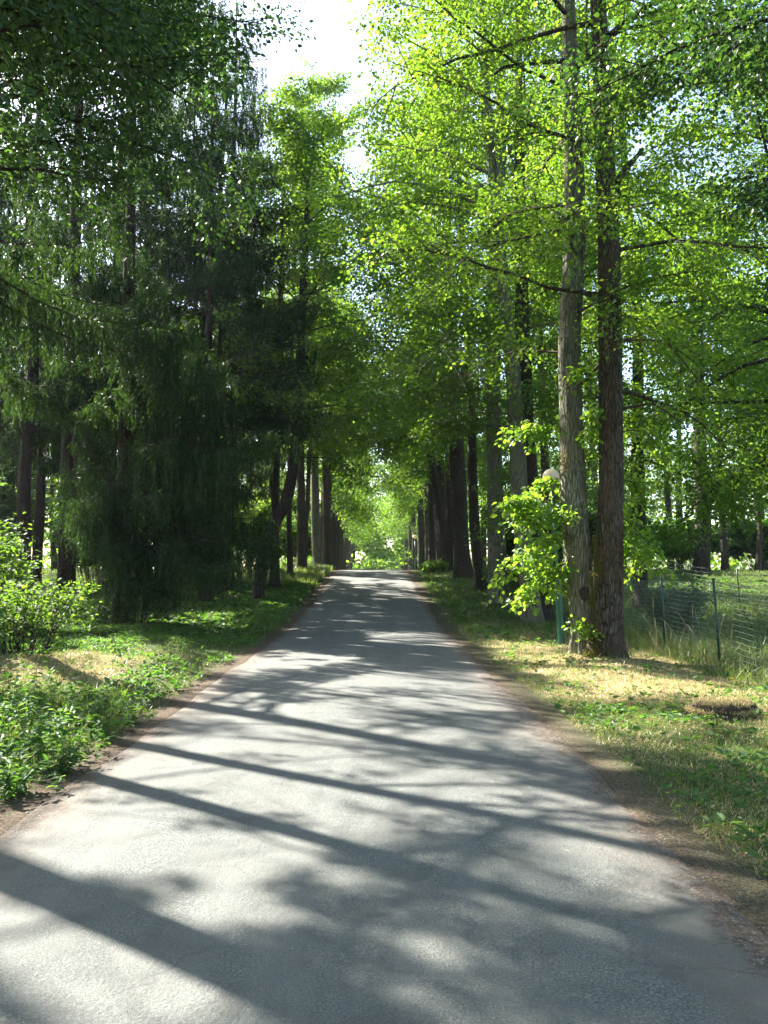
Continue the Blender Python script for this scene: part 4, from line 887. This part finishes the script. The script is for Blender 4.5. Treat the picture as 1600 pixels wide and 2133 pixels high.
wl = [(20, 1600, .5, 9, .085, 'nettle-like weed at the very left edge, lower one in the sun'), (90, 1570, .42, 9, .08, 'bright leafy weed in the sun, second from the left edge'), (150, 1530, .38, 8, .08, 'weed clump left of the dark stone'), (60, 1520, .5, 9, .08, 'taller weed behind the left edge clump'),
      (120, 1610, .3, 7, .08, 'small weed nearest the sunlit asphalt'), (10, 1660, .3, 7, .08, 'low weed at the left edge above the brown litter'), (230, 1500, .28, 8, .07, 'weed just behind the dark stone'), (300, 1470, .24, 8, .06, 'low weed farther along the left verge'),
      (20, 1500, .55, 9, .08, 'feathery weed at the left edge behind the nettles'), (190, 1470, .3, 7, .07, 'feathery weed in front of the dry mound'), (360, 1440, .22, 7, .06, 'small dark weed right of the dry mound')]
for i, (a, b_, H, n, ls, lab) in enumerate(wl):
    c = G(a, b_); weed(c[0], c[1], H * 1.25, lab, n, 200 + i, ls)
# extra ones out among the first as a continuous patch
b = B()
for i in range(150):
    a, c_ = 5 + 330 * q.rand() ** 1.4, 1470 + 190 * q.rand()
    if c_ > 1735 - a * .75: continue
    c = G(a, c_); lp = limb((c[0], c[1], c[2]), (q.randn() * .3, q.randn() * .3, 1), .15 + .25 * q.rand(), -.5, 6, .12, q)
    k = 16; f = q.rand(k) * 4.99; ii = f.astype(int); s = lp[ii] + (lp[ii + 1] - lp[ii]) * (f - ii)[:, None]; V, Q = leaves(s, q.randn(k, 3) * [1, 1, .3], unit(np.array([0, 0, 1.]) + q.randn(k, 3) * .3), .06 * (.6 + .8 * q.rand(k)), .035, True); b.add(V, Q)
tag(b.obj('verge_weeds', M['weed']), 'tangle of small leafy weeds filling the left verge', 'ground cover', kind='stuff')

# ------------------------------------------------------------------ litter, gravel, fallen leaves
def flat(x, y, L, lift=.006, tilt=.25, asp=.5, onroad=False):
    z = gh(x, y); ro = (x > rl(y)) & (x < rr(y)); u = (x - rl(y)) / (rr(y) - rl(y)); z = np.where(ro, prof(y) + .014 + .03 * (1 - (2 * u - 1) ** 2) + .004 * np.sin(x * 3 + y * 2.2), z) + lift
    k = len(x); a = q.rand(k) * 6.28; return leaves(np.stack([x, y, z], -1), np.stack([np.cos(a), np.sin(a), 0 * a + .05], -1), unit(np.array([0, 0, 1.]) + q.randn(k, 3) * tilt), L * (.5 + q.rand(k)), L * asp, False)
b = B(); k = 110000
y = 2.4 + 20 * q.rand(k) ** 1.4; sd = q.rand(k) < .5; d = np.abs(q.randn(k)) * .28
x = np.where(sd, rl(y) + .05 - q.randn(k) * .26, rr(y) + .12 + q.randn(k) * .4)
b.add(*flat(x[::2], y[::2], .02, asp=.008)); b.add(*flat(x[1::2], y[1::2], .034, asp=.018, tilt=.5)); k = 30000
y = 18 + 36 * q.rand(k); x = np.where(q.rand(k) < .5, rl(y) - .25 - q.randn(k) * .5, rr(y) + .5 + q.randn(k) * .6); b.add(*flat(x, y, .07, asp=.04))
k = 5000; y = 2.2 + 20 * q.rand(k) ** 1.5; x = RL + (RR - RL) * q.rand(k); b.add(*flat(x, y, .010 + .014 * q.rand(k) ** 3, .003, .3, .007))
k = 9000; x = -12 + 24 * q.rand(k); y = 4 + 24 * q.rand(k); m_ = (x < rl(y) - .2) | (x > rr(y) + .2); b.add(*flat(x[m_], y[m_], .05, .01, .5, .03))
tag(b.obj('leaf_litter', M['litter']), 'reddish brown needles and dead leaf scraps along the road edges', 'litter', kind='stuff')
M['grit'] = leaf_mat('grit', [(.2, .19, .18), (.4, .38, .36), (.12, .11, .1)], [(.1, .1, .1), (.1, .1, .1)], 0, .8)
b = B(); k = 40000; y = 2.3 + 11 * q.rand(k) ** 1.6; x = np.where(q.rand(k) < .8, rr(y) + .1 + q.randn(k) * .28, rl(y) - .02 + q.randn(k) * .1)
b.add(*flat(x, y, .010 + .016 * q.rand(k) ** 3, .006, .6, .011)); k = 2500; y = 2.3 + 8 * q.rand(k); x = RL + (RR - RL) * q.rand(k); b.add(*flat(x, y, .012, .004, .5, .009))
tag(b.obj('gravel', M['grit']), 'fine stone chips along the right edge of the asphalt', 'gravel', kind='stuff')
FL = ['beside the tip of the far diagonal shadow on the right', 'on the bare shaded asphalt right of centre', 'in the shade near the bottom right corner', 'just below the one near the bottom right corner', 'closest to the bottom right corner', 'in the middle of the road among the branch shadows', 'right of centre below the far diagonal shadow', 'at the left end of the second trunk shadow', 'centre right where the sun patch ends', 'right half of the road halfway down the near shade', 'middle of the big sunlit patch', 'left of the middle in the sunlit patch', 'in the shade above the bottom right pair', 'at the edge of the small sunlit patch near the bottom', 'in the near left sun below the broad shadow', 'right by the bottom edge near the gravel', 'farthest up the road left of the middle', 'centre of the road above the sunlit patch']
M['fallen'] = leaf_mat('fallen_leaf', [(.45, .38, .10), (.5, .45, .15), (.3, .33, .1)], [(.4, .35, .08), (.3, .3, .08)], .3)
for i, (a, c_) in enumerate([(1158, 1667), (1140, 1811), (1312, 1962), (1315, 1998), (1435, 2075), (907, 1780), (1192, 1818), (197, 1682), (985, 1700), (1240, 1786), (700, 1755), (560, 1830), (1372, 1968), (1064, 2010), (320, 1940), (1545, 2086), (640, 1480), (820, 1590)]):
    c = G(a, c_); V, Q = flat(np.array([c[0]]), np.array([c[1]]), .045, .006, .3, .036)
    V = V - V[0]; z = float(prof(c[1])) + .05
    u = (c[0] - rl(c[1])) / (rr(c[1]) - rl(c[1])); z = float(prof(c[1]) + .02 + .03 * (1 - (2 * u - 1) ** 2)) if 0 < u < 1 else float(gh(c[0], c[1]) + .01)
    tag(mesh('fallen_leaf', V + [c[0], c[1], z], Q, M['fallen'], org=(c[0], c[1], z)), 'fallen yellow leaf ' + FL[i], 'leaf', 'fallen yellow leaves on the road')
c = G(1458, 1855); pp = np.array([G(a, b_) + [0, 0, .02] for a, b_ in [(1385, 1812), (1420, 1818), (1448, 1836), (1462, 1856), (1454, 1862), (1446, 1858)]]); V, Q = tube(pp, [.004, .005, .005, .005, .004, .003], 6)
tag(mesh('twig', V, Q, M['bark'], org=tuple(pp[0])), 'crooked dead twig lying in the gravel on the right', 'twig')

# ------------------------------------------------------------------ haze in the avenue
HZ = 0.00025
m, n, out = new_mat('haze'); pv = N(n, 'ShaderNodeVolumePrincipled'); pv.inputs['Density'].default_value = HZ; pv.inputs['Color'].default_value = (.80, .90, 1, 1); pv.inputs['Anisotropy'].default_value = .3
n.links.new(pv.outputs[0], out.inputs['Volume'])
V = np.array([[x, y, z] for z in (-2.5, 42) for y in (-62, 422) for x in (-262, 262)], float)
tag(mesh('haze', V, [[0, 2, 3, 1], [4, 5, 7, 6], [0, 1, 5, 4], [2, 6, 7, 3], [0, 4, 6, 2], [1, 3, 7, 5]], m), 'thin sunlit haze under the trees', 'haze', kind='stuff')
